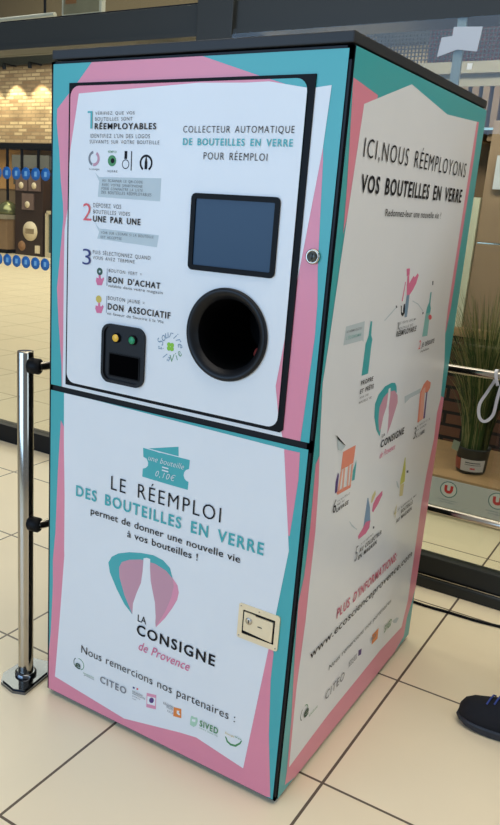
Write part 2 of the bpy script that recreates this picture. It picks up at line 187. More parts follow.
def put_text(mb, mp, s, u0, u1, v0, h, weight, col, it=None):
    if s == '1':
        wd = u1 - u0; flat(mb, mp, [(u0 + wd * .62, v0), (u1, v0), (u1, v0 + h), (u0, v0 + h), (u0, v0 + h * .9), (u0 + wd * .62, v0 + h * .9)], C[col]); return
    vs, fs = new_text(s, weight, it is not None)
    if not vs: return
    a = min(v.x for v in vs); b = max(v.x for v in vs)
    if len(s) <= 2 and s not in ('LA', '= '):
        top = max(v.y for v in vs); bot = min(v.y for v in vs)
        kx = (u1 - u0) / (b - a); kz = h / (top - bot); y0 = bot
        if s in ('=',): y0 = bot
    else:
        kx = (u1 - u0) / (b - a); kz = h / CAPH; y0 = 0
    mb.add([mp(u0 + (v.x - a) * kx, v0 + (v.y - y0) * kz) for v in vs], fs, C[col])
def clip_convex(poly, conv):
    area_ = sum(conv[i][0] * conv[(i + 1) % len(conv)][1] - conv[(i + 1) % len(conv)][0] * conv[i][1] for i in range(len(conv)))
    if area_ < 0: conv = conv[::-1]
    out = list(poly)
    for i in range(len(conv)):
        a = conv[i]; b = conv[(i + 1) % len(conv)]; inp = out; out = []
        ins = lambda p: (b[0] - a[0]) * (p[1] - a[1]) - (b[1] - a[1]) * (p[0] - a[0]) >= 0
        def inter(p, q):
            d1 = (b[0] - a[0]) * (p[1] - a[1]) - (b[1] - a[1]) * (p[0] - a[0]); d2 = (b[0] - a[0]) * (q[1] - a[1]) - (b[1] - a[1]) * (q[0] - a[0])
            t = d1 / (d1 - d2); return (p[0] + (q[0] - p[0]) * t, p[1] + (q[1] - p[1]) * t)
        for k in range(len(inp)):
            p = inp[k]; q = inp[(k + 1) % len(inp)]
            if ins(p):
                out.append(p)
                if not ins(q): out.append(inter(p, q))
            elif ins(q): out.append(inter(p, q))
        if not out: return []
    return out
def flat(mb, mp, poly, mt, d=0., holes=()):
    if len(poly) < 3: return
    loops = [[Vector((x, y, 0)) for x, y in poly]] + [[Vector((x, y, 0)) for x, y in h] for h in holes]
    pts = [p for l in loops for p in l]
    tr = tessellate_polygon(loops)
    fs = []
    for a, b, c in tr:
        n = (pts[b] - pts[a]).cross(pts[c] - pts[a])
        if abs(n.z) < 1e-12: continue
        fs.append((a, b, c) if n.z > 0 else (a, c, b))
    mb.add([mp(p.x, p.y, d) for p in pts], fs, mt)
def rrect(x0, x1, z0, z1, r, n=6):
    out = []
    for cx, cz, a0 in ((x1 - r, z1 - r, 0), (x0 + r, z1 - r, 90), (x0 + r, z0 + r, 180), (x1 - r, z0 + r, 270)):
        for k in range(n + 1):
            t = math.radians(a0 + 90 * k / n); out.append((cx + r * math.cos(t), cz + r * math.sin(t)))
    return out
def circle(cx, cz, r, n=40): return [(cx + r * math.cos(2 * PI * k / n), cz + r * math.sin(2 * PI * k / n)) for k in range(n)]

# ================================================================== SETTING
FZ = -.012
def nodes(name, rough):
    m = bpy.data.materials.new(name); m.use_nodes = True
    b = m.node_tree.nodes['Principled BSDF']; b.inputs['Roughness'].default_value = rough
    return m, m.node_tree, b
def brick_mat(name, c1, c2, mortar, bw, bh, ms, rot=None, rough=.5, off=.5, loc=(0, 0, 0), noise=.25, bias=0., bump=.0):
    m, nt, b = nodes(name, rough)
    tc = nt.nodes.new('ShaderNodeTexCoord'); mp = nt.nodes.new('ShaderNodeMapping')
    mp.inputs['Location'].default_value = loc
    if rot: mp.inputs['Rotation'].default_value = rot
    br = nt.nodes.new('ShaderNodeTexBrick'); br.offset = off; br.inputs['Scale'].default_value = 1
    br.inputs['Color1'].default_value = srgb(*c1); br.inputs['Color2'].default_value = srgb(*c2); br.inputs['Mortar'].default_value = srgb(*mortar)
    br.inputs['Brick Width'].default_value = bw; br.inputs['Row Height'].default_value = bh; br.inputs['Mortar Size'].default_value = ms
    br.inputs['Mortar Smooth'].default_value = .1; br.inputs['Bias'].default_value = bias
    nt.links.new(tc.outputs['Object'], mp.inputs[0]); nt.links.new(mp.outputs[0], br.inputs[0])
    n = nt.nodes.new('ShaderNodeTexNoise'); n.inputs['Scale'].default_value = 2.3; n.inputs['Detail'].default_value = 6
    nt.links.new(tc.outputs['Object'], n.inputs[0])
    mx = nt.nodes.new('ShaderNodeMix'); mx.data_type = 'RGBA'; mx.blend_type = 'MULTIPLY'; mx.inputs[0].default_value = noise
    nt.links.new(br.outputs[0], mx.inputs[6]); nt.links.new(n.outputs['Fac'], mx.inputs[7]); nt.links.new(mx.outputs[2], b.inputs['Base Color'])
    if bump:
        bp = nt.nodes.new('ShaderNodeBump'); bp.inputs['Strength'].default_value = bump; bp.inputs['Distance'].default_value = .01; bp.invert = True
        nt.links.new(br.outputs[1], bp.inputs['Height']); nt.links.new(bp.outputs[0], b.inputs['Normal'])
    return m
TILE = brick_mat('beige_floor_tile', (243, 227, 194), (240, 222, 188), (96, 80, 64), .601, .604, .0042, rough=.33, off=0, loc=(-.066 + .601 * 60, -.153 + .604 * 60, 0), noise=.10)
fl = MB().box((-26, -7, FZ - .1), (8, 14.2, FZ), TILE).build('floor'); struct(fl)

BRICK = brick_mat('cream_brick', (214, 190, 152), (132, 98, 70), (150, 128, 102), .30, .085, .014, rot=(PI / 2, 0, 0), rough=.8, noise=.35, bias=-.2)
BEIGE = mat('beige_plaster', (168, 152, 124), .8, var=.1, scale=.8)
OLIVE = mat('olive_brown_fascia', (104, 92, 70), .8, var=.12, scale=.5)
wb = MB().box((-26, 14.0, FZ), (8, 14.2, 7.4), OLIVE).build('wall_back'); struct(wb)
bw = MB().box((-19, 13.62, 2.62), (-10.2, 14.0, 4.42), BRICK).build('wall_brick'); struct(bw)
bb = MB().box((-19, 13.5, 4.42), (-3, 14.0, 4.72), FRAME).box((-19, 13.5, 2.5), (-10.2, 14.0, 2.62), DARK).build('trim_1'); struct(bb)
bz = MB().box((-10.2, 13.7, FZ), (6, 14.0, 5.2), BEIGE).build('wall_beige'); struct(bz)
wl = MB().box((-26.2, -7, FZ), (-26, 14.2, 7.4), BEIGE).build('wall_left'); struct(wl)

# glass partition with its beam, posts and sills
def glass_mat(name, tint, k):
    m = bpy.data.materials.new(name); m.use_nodes = True; nt = m.node_tree
    for n in list(nt.nodes): nt.nodes.remove(n)
    o = nt.nodes.new('ShaderNodeOutputMaterial'); t = nt.nodes.new('ShaderNodeBsdfTransparent'); t.inputs[0].default_value = srgb(*tint)
    g = nt.nodes.new('ShaderNodeBsdfGlossy'); g.inputs['Roughness'].default_value = .01
    f = nt.nodes.new('ShaderNodeFresnel'); f.inputs[0].default_value = k
    x = nt.nodes.new('ShaderNodeMixShader')
    gm = nt.nodes.new('ShaderNodeNewGeometry'); iv = nt.nodes.new('ShaderNodeMath'); iv.operation = 'SUBTRACT'; iv.inputs[0].default_value = 1; nt.links.new(gm.outputs['Backfacing'], iv.inputs[1]); mu = nt.nodes.new('ShaderNodeMath'); mu.operation = 'MULTIPLY'; nt.links.new(f.outputs[0], mu.inputs[0]); nt.links.new(iv.outputs[0], mu.inputs[1]); nt.links.new(mu.outputs[0], x.inputs[0]); nt.links.new(t.outputs[0], x.inputs[1]); nt.links.new(g.outputs[0], x.inputs[2]); nt.links.new(x.outputs[0], o.inputs[0])
    return m
GLASS = glass_mat('clear_glass', (232, 236, 232), 1.45)
beam = MB().box((-9, 1.56, 2.185), (4, 1.80, 2.30), FRAME, .004).box((-9, 1.545, 2.168), (4, 1.60, 2.187), FRAME).box((-9, 1.60, 2.30), (4, 1.76, 2.315), DARK).build('trim_2'); struct(beam)
post = MB().box((-1.40, 1.535, FZ), (-1.22, 1.80, 2.75), FRAME, .004).build('trim_3'); struct(post)
post2 = MB().box((-1.18, 1.60, 2.18), (-1.155, 1.80, 2.75), FRAME).build('trim_4'); struct(post2)
head = MB().box((-9, 1.6, 2.75), (4, 1.8, 2.9), FRAME).build('trim_5'); struct(head)
sl = MB().box((-9, 1.715, FZ), (-1.40, 1.80, .095), DARK, .003).build('baseboard_left'); struct(sl)
sr = MB().box((-1.22, 1.485, FZ), (4, 1.60, .032), FRAME, .004).box((-1.22, 1.50, .032), (4, 1.58, .04), STEEL).box((-1.22, 1.515, .04), (4, 1.575, .118), FRAME, .003).build('baseboard_right'); struct(sr)
for nm, x0, x1, y, z0, z1 in (('window_1', -9, -1.40, 1.75, .095, 2.185), ('window_2', -1.22, 4, 1.545, .118, 2.168), ('window_3', -9, -1.40, 1.68, 2.315, 2.75), ('window_4', -1.155, 4, 1.68, 2.315, 2.75)):
    g = MB().box((x0, y - .005, z0), (x1, y + .005, z1), GLASS).build(nm); struct(g)

# ================================================================== MACHINE
W_, D_, H_ = .80, 1.0445, 1.80
SPLIT0, SPLIT1 = .958, .974
root = thing('bottle_return_machine', (-.4, .52, FZ), 'tall teal pink and white automatic glass bottle collector standing on the tiled floor', 'machine')
HX, HZ = -.2375, 1.1885           # intake centre
HOLE = circle(HX, HZ, .098)
# carcass: open towards the front so that the intake is a real hole
c = MB()
c.box((-W_, 0, 0), (-W_ + .012, D_, H_ - .004), DARK).box((-.012, 0, 0), (0, D_, H_ - .004), DARK).box((-W_, D_ - .012, 0), (0, D_, H_ - .004), DARK)
c.box((-W_, 0, 0), (0, D_, .012), DARK).box((-W_, 0, H_ - .03), (0, D_, H_ - .004), DARK).box((-W_, 0, .95), (0, .04, .98), DARK).box((-W_, .3, .02), (0, .31, H_ - .03), BLACK)
c.build('carcass', root)
MB().box((-W_ + .02, .012, FZ), (-.02, D_ - .02, 0), mat('grey_plinth', (120, 122, 118), .5)).build('plinth', root)
MB().box((-W_ + .006, -.006, H_), (.003, D_ - .008, H_ + .022), CAP, .003).build('lid', root)

def border(mb, mp, outline, keys, table, d0, holes=()):
    flat(mb, mp, outline, C['teal'], d0, holes)
    for k, col, dd, hh in keys:
        flat(mb, mp, clip_convex(table[k], outline), C[col], d0 + dd, holes if hh else ())
FB = DATA['front_border']; SB = DATA['side_border']
def slab_sides(mb, mp, outline, d0, d1, mt):
    n = len(outline)
    mb.add([mp(x, y, d0) for x, y in outline] + [mp(x, y, d1) for x, y in outline], [(i, (i + 1) % n, n + (i + 1) % n, n + i) for i in range(n)], mt)
fp = front(0)
up_out = [(-.792, SPLIT1), (-.006, SPLIT1), (-.006, H_ - .010), (-.792, H_ - .010)]
m_ = MB(); border(m_, fp, up_out, (('pink_upper_left', 'pink', .0004, 0), ('pink_right', 'pink', .0004, 0), ('white_upper', 'white', .0008, 1)), FB, .003, [circle(HX, HZ, .105)])
slab_sides(m_, fp, up_out, 0, .003, DARK)
ufp = m_.build('upper_front_panel', root)

lo_out = [(-.792, .004), (-.006, .004), (-.006, SPLIT0), (-.792, SPLIT0)]
m_ = MB(); border(m_, fp, lo_out, (('pink_lower', 'pink', .0004, 0), ('pink_lower_right', 'pink', .0004, 0), ('white_lower', 'white', .0008, 0)), FB, .003)
slab_sides(m_, fp, lo_out, 0, .003, DARK)
ldoor = m_.build('lower_door', root)

# inset door: black gasket frame and rounded printed leaf
dr = rrect(-.7295, -.087, .993, 1.7375, .026)
gk = [(-.736, .984), (-.080, .984), (-.073, .991), (-.071, 1.745), (-.736, 1.745)]
m_ = MB(); border(m_, fp, dr, (('pink_upper_left', 'pink', .0004, 0), ('pink_right', 'pink', .0004, 0), ('white_upper', 'white', .0008, 1)), FB, .0085, [HOLE])
slab_sides(m_, fp, dr, .003, .0085, BLACK)
udoor = m_.build('intake_door', root)
m_ = MB(); flat(m_, fp, gk, BLACK, .0065, [rrect(-.728, -.089, .995, 1.736, .026)]); slab_sides(m_, fp, gk, .003, .0065, BLACK)
m_.build('door_gasket', udoor)

# side panel
sp = side(0)
si_out = [(.008, .004), (D_ - .001, .004), (D_ - .001, H_ - .004), (.008, H_ - .004)]
m_ = MB(); border(m_, sp, si_out, (('pink_tri', 'pink', .0004, 0), ('pink_right', 'pink', .0004, 0), ('pink_low', 'pink', .0004, 0), ('white', 'white', .0008, 0)), SB, .003)
slab_sides(m_, sp, si_out, 0, .003, DARK)
spanel = m_.build('side_panel', root)
# peeled corner of the film, its grey shadow painted as a flat patch
m_ = MB()
for i, (col, pts) in enumerate(DATA['peel']): flat(m_, side(.0), pts, C[col], .0050 + .0006 * i)
m_.build('peeling_film_and_shadow', spanel)

def ring(mb, mp, cx, cz, r0, r1, a0, a1, mt, d, n=24):
    vs = []
    for k in range(n + 1):
        t_ = math.radians(a0 + (a1 - a0) * k / n)
        vs += [mp(cx + r0 * math.cos(t_), cz + r0 * math.sin(t_), d), mp(cx + r1 * math.cos(t_), cz + r1 * math.sin(t_), d)]
    mb.add(vs, [(2 * k, 2 * k + 1, 2 * k + 3, 2 * k + 2) for k in range(n)], mt)
EM = EMBLEMS
# lettering: every printed line and every pictogram is a sub-part of its panel
def lettering(mp, key, parent, d_poly, d_text):
    P_ = DATA[key + '_p']; bb = [[min(p[0] for p in q_) - .001, max(p[0] for p in q_) + .001, min(p[1] for p in q_) - .001, max(p[1] for p in q_) + .001] for _, q_ in P_]
    grp = list(range(len(P_)))
    for i in range(len(P_)):
        for j in range(i):
            if bb[i][0] < bb[j][1] and bb[j][0] < bb[i][1] and bb[i][2] < bb[j][3] and bb[j][2] < bb[i][3]:
                a, c_ = grp[i], grp[j]; grp = [c_ if g_ == a else g_ for g_ in grp]
    for g_ in sorted(set(grp)):
        m_ = MB(); n_ = 0
        for i, (col, pts) in enumerate(P_):
            if grp[i] == g_: flat(m_, mp, pts, C[col], d_poly + .00008 * n_); n_ += 1
        m_.build('pictogram', parent)
    for it in DATA[key]:
        m_ = MB(); put_text(m_, lambda u, v, d=0: mp(u, v, d_text), *it); m_.build('lettering', parent)
for mp_, cx, cz, r_, pn in ((front(-.003), EM[9][0], EM[9][1], .017, ldoor), (side(.003), EM[10][0], EM[10][1], .019, spanel)):
    m_ = MB(); ring(m_, mp_, cx, cz, r_ * 1.0, r_ * 1.12, -70, 100, C['green'], .0014); m_.build('logo_arc', pn)
    m_ = MB(); ring(m_, mp_, cx - r_ * .12, cz, r_ * 1.04, r_ * 1.18, 130, 235, C['dg'], .0014); m_.build('logo_arc', pn)
lettering(front(-.0085), 'up', udoor, .0012, .0028)
lettering(front(-.003), 'lo', ldoor, .0012, .0028)
lettering(side(.003), 'si', spanel, .0012, .0028)

# small round emblems on the intake door
m_ = MB(); q = front(-.0085)
x, z = EM[0]; ring(m_, q, x, z, .012, .018, 100, 250, C['grey'], .0012); ring(m_, q, x, z, .011, .018, -100, 60, C['mauve'], .0012)
m_.build('emblem', udoor); m_ = MB()
x, z = EM[1]; flat(m_, q, circle(x, z, .013, 20), C['green'], .0012); flat(m_, q, circle(x + .002, z, .006, 14), C['k'], .0014)
m_.build('emblem', udoor); m_ = MB()
x, z = EM[2]; ring(m_, q, x - .004, z - .006, .009, .011, 0, 360, C['k'], .0012); m_.box((x - .008, -.0100, z + .006), (x, -.0098, z + .024), C['k']); m_.box((x + .012, -.0100, z - .020), (x + .0145, -.0098, z + .024), C['k'])
m_.build('emblem', udoor); m_ = MB()
x, z = EM[3]; ring(m_, q, x, z, .014, .019, -60, 240, C['k'], .0012); flat(m_, q, [(x - .004, z - .014), (x + .004, z - .014), (x + .004, z + .002), (x + .0012, z + .014), (x - .0012, z + .014), (x - .004, z + .002)], C['k'], .0013)
m_.build('emblem', udoor)
for (x, z), s_ in ((EM[0], 'la consigne'), (EM[1], 'VERRE')):
    m_ = MB(); put_text(m_, front(-.0098), s_, x - .014, x + .018, z - .027, .005, 0, 'k'); m_.build('lettering', udoor)
m_ = MB(); put_text(m_, front(-.0098), 'RÉEMPLOI', EM[1][0] - .013, EM[1][0] + .013, EM[1][1] + .018, .005, .5, 'green')
# yellow and green dots over the hands
m_.build('lettering', udoor); m_ = MB()
(x, z) = EM[4]; flat(m_, q, circle(x, z, .0095, 20), C['dg'], .0013); flat(m_, q, circle(x, z, .003, 10), C['note'], .0015)
m_.build('fingertip_dot', udoor); m_ = MB()
(x, z) = EM[5]; flat(m_, q, circle(x, z, .0095, 20), C['yel'], .0013); m_.build('fingertip_dot', udoor); m_ = MB()
# handwritten ring with a clover
(x, z) = EM[6]
def arc_text(mb, s, cx, cz, r, a0, a1, h, col, outward=True):
    n = len(s)
    for i, ch in enumerate(s):
        if ch == ' ': continue
        a = math.radians(a0 + (a1 - a0) * i / max(1, n - 1))
        vs, fs = new_text(ch, 0, True)
        xm = (min(v.x for v in vs) + max(v.x for v in vs)) / 2
        k = h / CAPH; th = a - PI / 2 if outward else a + PI / 2
        out_ = []
        for v in vs:
            lx = (v.x - xm) * k * .95; ly = v.y * k - h * .35
            px = cx + r * math.cos(a) + lx * math.cos(th) - ly * math.sin(th); pz = cz + r * math.sin(a) + lx * math.sin(th) + ly * math.cos(th)
            out_.append(front(-.0099)(px, pz))
        mb.add(out_, fs, C[col])
arc_text(m_, 'Sourire', x, z, .029, 165, 12, .019, 'lav'); arc_text(m_, 'à la', x, z, .031, 192, 262, .016, 'lav', False); arc_text(m_, 'Vie', x, z, .031, 288, 335, .018, 'green', False)
m_.build('handwritten_ring', udoor); m_ = MB()
for a in (45, 135, 225, 315):
    flat(m_, q, circle(x +   .0065 * math.cos(math.radians(a)), z + .0065 * math.sin(math.radians(a)), .0058, 14), C['clover'], .0012 + a * 1e-6)
m_.build('clover', udoor)

# screen
SCX = DATA_SCREEN
m_ = MB(); o_ = rrect(SCX[0], SCX[1], SCX[2], SCX[3], .012); i_ = rrect(SCX[0] + .012, SCX[1] - .012, SCX[2] + .012, SCX[3] - .012, .003)
flat(m_, fp, o_, BLACK, .0135, [i_]); slab_sides(m_, fp, o_, .0085, .0135, BLACK); slab_sides(m_, fp, i_[::-1], .0100, .0135, BLACK)
m_.build('screen_bezel', udoor)
scr = mat('dark_blue_screen', (40, 66, 90), .3, var=.02, spec=.25)
m_ = MB(); flat(m_, fp, rrect(SCX[0] + .011, SCX[1] - .011, SCX[2] + .011, SCX[3] - .011, .003), scr, .0104); m_.build('screen', udoor)

# intake funnel
m_ = MB()
m_.lathe((HX, 0, HZ), (0, -1, 0), [(.108, .008), (.109, .014), (.105, .019), (.098, .018), (.090, .012), (.083, .002)], mat('black_plastic', (13, 15, 19), .4, spec=.3), 64)
m_.lathe((HX, 0, HZ), (0, -1, 0), [(.083, .002), (.079, -.05), (.078, -.24)], BLACK, 64)
m_.build('intake_ring', udoor)
m_ = MB(); m_.lathe((HX, 0, HZ), (0, -1, 0), [(.0785, -.24), (0.0001, -.24)], BLACK, 48); m_.build('intake_back', udoor); m_ = MB(); m_.lathe((HX + .045, .10, HZ - .055), (0, -1, .3), [(.001, .03), (.016, .024), (.020, .0), (.016, -.02), (.001, -.026)], mat('reddish_reflection', (150, 60, 52), .4), 16)
m_.build('reddish_reflection', udoor)  # red blob standing in for a reddish reflection inside the hole

# button and receipt recess
m_ = MB(); BX = (-.606, -.468, 1.018, 1.171)
o_ = rrect(*BX, .026, 8); i_ = rrect(BX[0] + .008, BX[1] - .008, BX[2] + .008, BX[3] - .006, .020, 8)
PLA = mat('black_plastic', (13, 15, 19), .4, spec=.3)
flat(m_, fp, o_, PLA, .016, [i_]); slab_sides(m_, fp, o_, .0085, .016, PLA); slab_sides(m_, fp, i_[::-1], .0100, .016, PLA)
flat(m_, fp, i_, PLA, .0108)
m_.build('button_housing', udoor)
m_ = MB(); s0 = rrect(-.580, -.486, 1.038, 1.094, .003); flat(m_, fp, s0, mat('receipt_slot_black', (2, 2, 3), .9, spec=.02), .0112); slab_sides(m_, fp, rrect(-.583, -.483, 1.035, 1.097, .003), .0108, .0125, BLACK); flat(m_, fp, rrect(-.583, -.483, 1.035, 1.097, .003), BLACK, .0125, [s0]); m_.build('receipt_slot', udoor)
for (bx_, bz_), col, nm in [((p_[0] + .005, p_[1]), c_, n_) for p_, c_, n_ in ((EM[7], mat('yellow_button', (236, 186, 60), .35), 'yellow'), (EM[8], mat('green_button', (20, 140, 92), .35), 'green'))]:
    m_ = MB(); m_.lathe((bx_, 0, bz_), (0, -1, 0), [(.0125, .0105), (.0125, .015), (.011, .017), (.0095, .017)], BLACK, 24); m_.lathe((bx_, 0, bz_), (0, -1, 0), [(.0098, .016), (.0092, .0185), (.006, .0198), (.0001, .020)], col, 24)
    b_ = m_.build('push_button', udoor); b_['label'] = nm + ' round push button'

# cam lock on the fascia
m_ = MB(); LX, LZ = -.040, 1.384
m_.lathe((LX, 0, LZ), (0, -1, 0), [(.0165, .003), (.0165, .008), (.015, .010), (.0115, .010), (.0110, .007), (.0001, .007)], STEEL, 32)
m_.lathe((LX, 0, LZ), (0, -1, 0), [(.0118, .0068), (.0118, .0092), (.0001, .0094)], mat('dark_lock_core', (96, 98, 94), .35, metal=.8), 24)
m_.box((LX - .0012, -.0105, LZ - .006), (LX + .0012, -.0093, LZ + .006), BLACK)
m_.build('cam_lock', ufp)

# recessed paddle latch
LB = mat('beige_cast_latch', (232, 216, 182), .3, metal=.5)
m_ = MB(); LL = (-.148, -.033, .430, .526)
o_ = rrect(*LL, .006); i_ = rrect(LL[0] + .013, LL[1] - .012, LL[2] + .015, LL[3] - .015, .002)
flat(m_, fp, o_, LB, .0065, [i_]); slab_sides(m_, fp, o_, .003, .0065, LB); slab_sides(m_, fp, i_[::-1], .0042, .0065, BLACK); flat(m_, fp, i_, BLACK, .0042)
latch = m_.build('latch', ldoor)
m_ = MB(); px0, px1, pz0, pz1 = LL[0] + .017, LL[1] - .017, LL[2] + .019, LL[3] - .020
m_.prism([(px0, pz0 + .006), (px1, pz0), (px1, pz1 - .002), (px0 + .032, pz1 - .002), (px0 + .030, pz1 + .001), (px0, pz1 + .001)], -.0043, -.0078, LB, lambda x, y, z: (x, z, y))
m_.build('latch_paddle', latch)
m_ = MB(); m_.lathe((px0 + .015, 0, (pz0 + pz1) / 2 + .008), (0, -1, 0), [(.0095, .0077), (.0095, .0095), (.007, .0105), (.0001, .0105)], STEEL, 20); m_.box((px0 + .0142, -.0112, (pz0 + pz1) / 2 + .003), (px0 + .0158, -.0104, (pz0 + pz1) / 2 + .013), BLACK)
m_.box((px0 + .040, -.0086, .478), (px0 + .052, -.0078, .480), DARK)
m_.build('latch_lock', latch)
for x_, z_ in ((LL[0] + .006, LL[3] - .007), (LL[0] + .006, LL[2] + .007), ((LL[0] + LL[1]) / 2, LL[3] - .007), (LL[1] - .006, LL[2] + .007)):
    m_ = MB(); m_.lathe((x_, 0, z_), (0, -1, 0), [(.0022, .0064), (.0018, .0074), (.0001, .0076)], STEEL, 10); m_.build('rivet', ldoor)

# ================================================================== RAILING
rail = thing('steel_railing', (-.905, .012, FZ), 'polished steel tube railing with black connectors beside and behind the machine', 'railing')
PX, PY = -.905, .012
def posts(x, y, h, knobs=True):
    m_ = MB(); m_.lathe((x, y, 0), (0, 0, 1), [(.0235, FZ + .010), (.0235, h - .002), (.0225, h), (.0001, h)], STEEL, 32); p = m_.build('post', rail)
    m_ = MB(); pl = [(x - .032, y - .076), (x + .029, y - .088), (x + .067, y - .071), (x + .052, y + .050), (x + .010, y + .100), (x - .046, y + .082), (x - .063, y + .030), (x - .063, y - .038)]
    bm = bmesh.new(); f = bm.faces.new([bm.verts.new((a, b, FZ)) for a, b in pl]); r_ = bmesh.ops.extrude_face_region(bm, geom=[f])
    for v in [g_ for g_ in r_['geom'] if isinstance(g_, bmesh.types.BMVert)]: v.co.z += .014
    bmesh.ops.recalc_face_normals(bm, faces=bm.faces[:])
    bmesh.ops.bevel(bm, geom=[e for e in bm.edges if all(v.co.z > FZ + .01 for v in e.verts)], offset=.005, segments=2, affect='EDGES')
    bm.verts.index_update(); m_.add([v.co.copy() for v in bm.verts], [[v.index for v in f.verts] for f in bm.faces], CHROME); bm.free()
    m_.lathe((x, y, 0), (0, 0, 1), [(.034, FZ + .013), (.034, FZ + .022), (.028, FZ + .026), (.0245, FZ + .026)], CHROME, 32)
    m_.build('base_plate', rail)
posts(PX, PY, 1.048); posts(PX + .058, 1.255, 1.06); posts(1.32, 1.255, 1.0)
for z in (1.010, .527):
    m_ = MB(); m_.tube([(PX + .018, PY, z), (PX + .022, PY, z), (PX + .050, PY + .004, z), (PX + .056, PY + .006, z)], [.018, .0225, .0225, .016], BLACK, 20); m_.build('connector', rail)
    MB().tube([(PX + .050, PY + .005, z + .001), (PX + .060, PY + .022, z + .002), (PX + .062, PY + .06, z + .002), (PX + .060, 1.25, z + .002)], .0125, STEEL, 16).build('rail', rail)
for z in (.960, .425):
    MB().tube([(PX + .058, 1.255, z), (1.32, 1.255, z)], .0150, STEEL, 20).build('rail', rail)
    for xx, sgn in ((PX + .058, 1), (1.32, -1)):
        m_ = MB(); m_.tube([(xx + sgn * .016, 1.255, z), (xx + sgn * .06, 1.255, z)], .019, BLACK, 16); m_.build('connector', rail)

# white lanyard looped over the top rail
LW = mat('white_ribbon', (222, 222, 226), .7)
def ribbon(mb, pts, wid, tw=None, th=.0012):
    P = [Vector(p) for p in pts]; n = len(P); A = []; B = []
    for i, p in enumerate(P):
        d = (P[min(i + 1, n - 1)] - P[max(i - 1, 0)]).normalized(); a = (tw[i] if tw else Vector((.5, -.85, 0))); a = Vector(a).normalized(); a = (a - d * a.dot(d)).normalized()
        nn = d.cross(a) * th
        A.append((p + a * wid / 2 + nn, p - a * wid / 2 + nn, p - a * wid / 2 - nn, p + a * wid / 2 - nn))
    vs = [v for q_ in A for v in q_]
    fs = [(4 * i + k, 4 * i + (k + 1) % 4, 4 * i + 4 + (k + 1) % 4, 4 * i + 4 + k) for i in range(n - 1) for k in range(4)] + [(3, 2, 1, 0), (4 * n - 4, 4 * n - 3, 4 * n - 2, 4 * n - 1)]
    mb.add(vs, fs, LW, False)
def spl(pts, n=8):
    P = [Vector(p) for p in pts]; out_ = []
    for i in range(len(P) - 1):
        a, b, c_, d = P[max(i - 1, 0)], P[i], P[i + 1], P[min(i + 2, len(P) - 1)]
        for k in range(n):
            t_ = k / n; out_.append(.5 * ((2 * b) + (c_ - a) * t_ + (2 * a - 5 * b + 4 * c_ - d) * t_ ** 2 + (3 * b - a - 3 * c_ + d) * t_ ** 3))
    return out_ + [P[-1]]
m_ = MB()
L_ = spl([(.115, 1.2345, .93), (.105, 1.236, .955), (.100, 1.2435, .9775), (.100, 1.266, .9775), (.098, 1.275, .95), (.080, 1.262, .90), (.062, 1.25, .85), (.070, 1.24, .808), (.092, 1.235, .797), (.115, 1.235, .825), (.120, 1.234, .88), (.126, 1.2335, .93), (.132, 1.236, .962), (.134, 1.2435, .9775), (.136, 1.266, .9775), (.138, 1.276, .95), (.142, 1.274, .89), (.150, 1.27, .82)])
L_ = [p + Vector((.014, 0, 0)) for p in L_]
ribbon(m_, L_, .0105, [(1, -.15, .1)] * len(L_))
lan = m_.build('lanyard'); tag(lan, 'white ribbon lanyard looped over the upper steel rail in front of the grass plant', 'lanyard')

# black cable on the floor
m_ = MB(); m_.tube(spl([(-.40, 1.36, FZ + .0055), (-.067, 1.325, FZ + .0055), (.067, 1.330, FZ + .0055), (.17, 1.333, FZ + .0055), (.27, 1.348, FZ + .0055), (.6, 1.40, FZ + .0055), (1.1, 1.36, FZ + .0055)]), .0055, BLACK, 10)
tag(m_.build('power_cable'), 'thin black cable lying on the tiles along the window sill', 'cable')

# ================================================================== DISPLAY BEHIND THE RIGHT WINDOW
WOOD = mat('light_plywood', (170, 136, 98), .55, var=.18, scale=14)
GREYB = mat('pale_grey_card', (196, 200, 204), .6)
dp = thing('display_podium', (.3, 2.8, FZ), 'low plywood display podium with pale grey front behind the right window', 'podium')
MB().box((-.75, 2.372, FZ), (1.6, 3.46, .185), WOOD).build('podium_base', dp)
MB().box((-.77, 2.350, .185), (1.6, 3.50, .203), WOOD, .002).build('podium_top', dp)
m_ = MB().box((-.76, 2.345, FZ + .03), (1.6, 2.371, .190), GREYB)
podf = m_.build('podium_front', dp)
m_ = MB(); q = front(2.345)
for k in range(3):
    cx = -.243 + .240 * k; cz = .140
    ring(m_, q, cx, cz, .0385, .0435, 0, 360, mat('shop_blue_print', (92, 126, 132), .5), .001, 36)
    flat(m_, q, circle(cx, cz, .0385, 36), mat('badge_grey_print', (212, 216, 218), .5), .0008)
    R_ = mat('shop_red_print', (196, 44, 50), .5)
    U = [(-.017, .017), (-.006, .017), (-.006, .000), (-.004, -.004), (.004, -.004), (.006, .000), (.006, .017), (.017, .017), (.017, -.002), (.011, -.014), (.002, -.017), (-.006, -.016), (-.014, -.010), (-.017, -.002)]
    flat(m_, q, [(cx + a * 1.3, cz + b * 1.3) for a, b in U], R_, .0012)
    m_.build('shop_badge', podf); m_ = MB()
    put_text(m_, front(2.3436), 'COMMERÇANTS', cx - .048, cx + .052, .079, .0065, .4, 'lav'); put_text(m_, front(2.3436), 'AUTREMENT', cx - .036, cx + .042, .067, .0065, .4, 'lav'); m_.build('badge_lettering', podf); m_ = MB()

